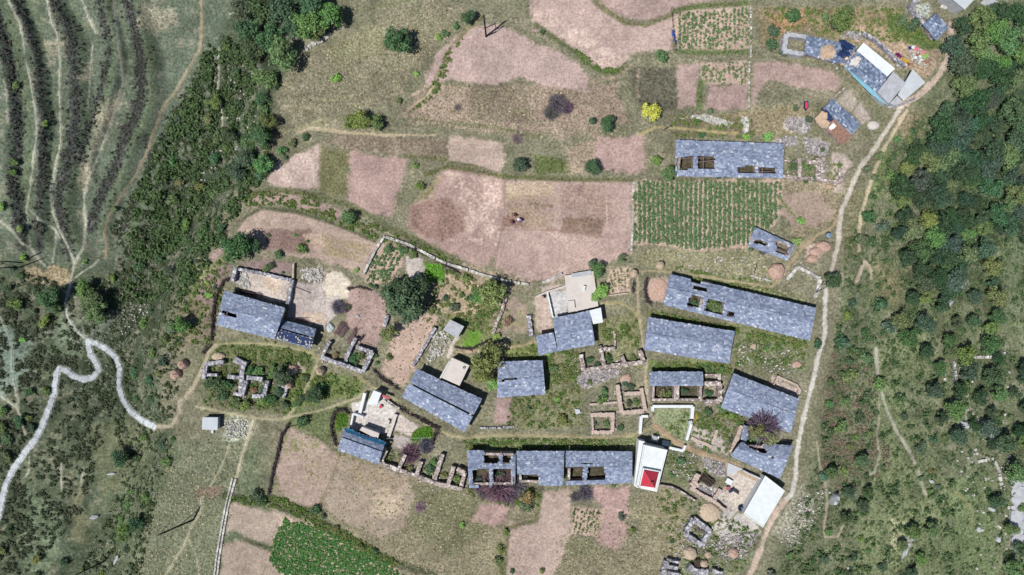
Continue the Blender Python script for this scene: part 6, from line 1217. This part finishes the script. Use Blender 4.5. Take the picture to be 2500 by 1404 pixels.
# hay rack / yellow hose
b=MB();pp=[gp(u,v,.15) for u,v in [(1692,1031),(1697,1026),(1701,1020),(1700,1012),(1703,1006)]]
for p,q in zip(pp,pp[1:]): b.tube(p,q,.09)
tag(b.build('hose',YEL),'yellow hose by the gap in the white yard walls','hose')
b=MB();x,y,z=gp(1686,1031,.8);b.box(x,y,z-1,.7,.6,1.1,.3);b.box(x+.1,y+.2,z+.102,.3,.3,.15,.3);tag(b.build('water_tank',CONCB),'small pale tank in the gap of the white yard walls','tank')
# ------------------------------------------------------------------ three people weeding the field
def skin(name,J,E,m,parent,sub=1):
    me=bpy.data.meshes.new(name);me.from_pydata([j[0] for j in J],E,[]);o=bpy.data.objects.new(name,me);COL.objects.link(o)
    md=o.modifiers.new('s','SKIN');
    for v,j in zip(me.skin_vertices[0].data,J): v.radius=(j[1],j[1])
    me.skin_vertices[0].data[0].use_root=True
    sb=o.modifiers.new('u','SUBSURF');sb.levels=sub;sb.render_levels=sub
    dg=bpy.context.evaluated_depsgraph_get();nm=bpy.data.meshes.new_from_object(o.evaluated_get(dg));nm.materials.clear();nm.materials.append(m)
    o.modifiers.clear();o.data=nm;nm.name=name;o.parent=parent;return o
SKIN=mat('skin',(190,140,116),.1,6.,bump=0);HAIR=mat('hair',(30,26,30),.2,8.)
def person(label,px,py,head,shirt,trous,hat=None,bend=1.):
    x,y,z=gp(px,py,.7);t=thing('person',(x,y,T(x,y)+.03),label,'person','people working in the field');t.rotation_euler=(0,0,head)
    J=[((0,0,.86),.12),((.2,0,.98),.12),((.4,0,1.04),.13),((.52,0,1.06),.055),((.6,0,1.06),.06),((.7,0,1.03),.095),((.79,0,.98),.075)];E=[(0,1),(1,2),(2,3),(3,4),(4,5),(5,6)]
    for s in(-1,1):
        k=len(J);J+=[((.0,s*.1,.82),.09),((.1,s*.14,.46),.06),((-.02,s*.15,.09),.042),((.12,s*.17,.05),.035)];E+=[(0,k),(k,k+1),(k+1,k+2),(k+2,k+3)]
        k=len(J);J+=[((.43,s*.17,1.0),.055),((.5,s*.22,.74),.042),((.62,s*.16,.52),.03),((.66,s*.15,.45),.035)];E+=[(2,k),(k,k+1),(k+1,k+2),(k+2,k+3)]
        h=k+3
        for f,(dy,l) in enumerate(((-.033,.07),(-.011,.08),(.011,.075),(.033,.06))):
            q=len(J);J+=[((.675,s*.15+dy,.41),.009),((.665,s*.15+dy,.41-l*.5),.008),((.64,s*.15+dy,.41-l),.007)];E+=[(h,q),(q,q+1),(q+1,q+2)]
        q=len(J);J+=[((.64,s*.15-s*.04,.43),.01),((.63,s*.15-s*.05,.39),.008)];E+=[(h,q),(q,q+1)]
    skin('body',J,E,SKIN,t)
    skin('shirt',[((.06,0,.92),.15),((.2,0,1.0),.155),((.41,0,1.06),.16)]+[((.43,s*.18,1.02),.075) for s in(-1,1)]+[((.5,s*.225,.76),.06) for s in(-1,1)]+[((.59,s*.18,.58),.045) for s in(-1,1)],[(0,1),(1,2),(2,3),(2,4),(3,5),(4,6),(5,7),(6,8)],shirt,t)
    skin('trousers',[((0,0,.88),.145)]+[((.0,s*.1,.8),.115) for s in(-1,1)]+[((.1,s*.14,.46),.085) for s in(-1,1)]+[((-.02,s*.15,.14),.07) for s in(-1,1)],[(0,1),(0,2),(1,3),(2,4),(3,5),(4,6)],trous,t)
    b=MB();n=12;c=Vector((.7,0,1.06));rr=.125
    for i in range(5):
        for k in range(n):
            P=lambda a,w:(c.x+rr*math.sin(a)*math.cos(w)-.02,c.y+rr*math.sin(a)*math.sin(w),c.z+rr*math.cos(a));a0,a1=i*.36,(i+1)*.36;w0,w1=2*math.pi*k/n,2*math.pi*(k+1)/n
            b.face([P(a0,w0),P(a1,w0),P(a1,w1),P(a0,w1)])
    if hat:
        for k in range(n):
            w0,w1=2*math.pi*k/n,2*math.pi*(k+1)/n;b.face([(c.x+.1*math.cos(w0),.1*math.sin(w0),c.z+.07),(c.x+.26*math.cos(w0),.26*math.sin(w0),c.z+.03),(c.x+.26*math.cos(w1),.26*math.sin(w1),c.z+.03),(c.x+.1*math.cos(w1),.1*math.sin(w1),c.z+.07)])
    b.build('hat' if hat else 'hair',hat or HAIR,t,org=(0,0,0))
    for s in(-1,1):
        b=MB();b.box(.815,s*.035,1.0,.02,.025,.015);b.build('eye',HAIR,t,org=(0,0,0))
MAR=mat('maroon_cloth',(80,28,44),.2,5.);LIL=mat('lilac_cloth',(150,130,190),.2,5.);DKN=mat('navy_cloth',(34,28,56),.2,5.)
person('person in maroon bending over the furrows, topmost of the three',1259,527,2.6,MAR,MAR)
person('person in pale lilac with a white hat bending at the right of the three',1274,538,2.9,LIL,DKN,WHITE)
person('person in purple bending over the furrows, lowest of the three',1252,545,2.4,PURP,DKN)
# ------------------------------------------------------------------ light, sky, camera
w=bpy.data.worlds.new('World');SC.world=w;w.use_nodes=True;nt=w.node_tree;bg=nt.nodes['Background'];sk=nt.nodes.new('ShaderNodeTexSky')
sk.sky_type='NISHITA';sk.sun_disc=False;sk.sun_elevation=R(64);sk.sun_rotation=R(237);sk.altitude=900;nt.links.new(sk.outputs[0],bg.inputs[0]);bg.inputs[1].default_value=.05
L=bpy.data.lights.new('sun','SUN');L.energy=3.5;L.angle=R(.5);L.color=(1,.96,.9);o=bpy.data.objects.new('sun',L);COL.objects.link(o);o.rotation_euler=(R(26),0,R(-57));o.location=(0,0,80)
v=SC.view_settings;v.view_transform='Standard';v.look='None';v.exposure=EXPO;v.gamma=1
c=bpy.data.cameras.new('camera');c.sensor_width=36;c.lens=36*CAMZ/(2500*S);c.clip_end=3000;o=bpy.data.objects.new('camera',c);COL.objects.link(o);o.location=(0,0,CAMZ);SC.camera=o
SC.cycles.max_bounces=4;SC.cycles.diffuse_bounces=2;SC.cycles.transmission_bounces=2
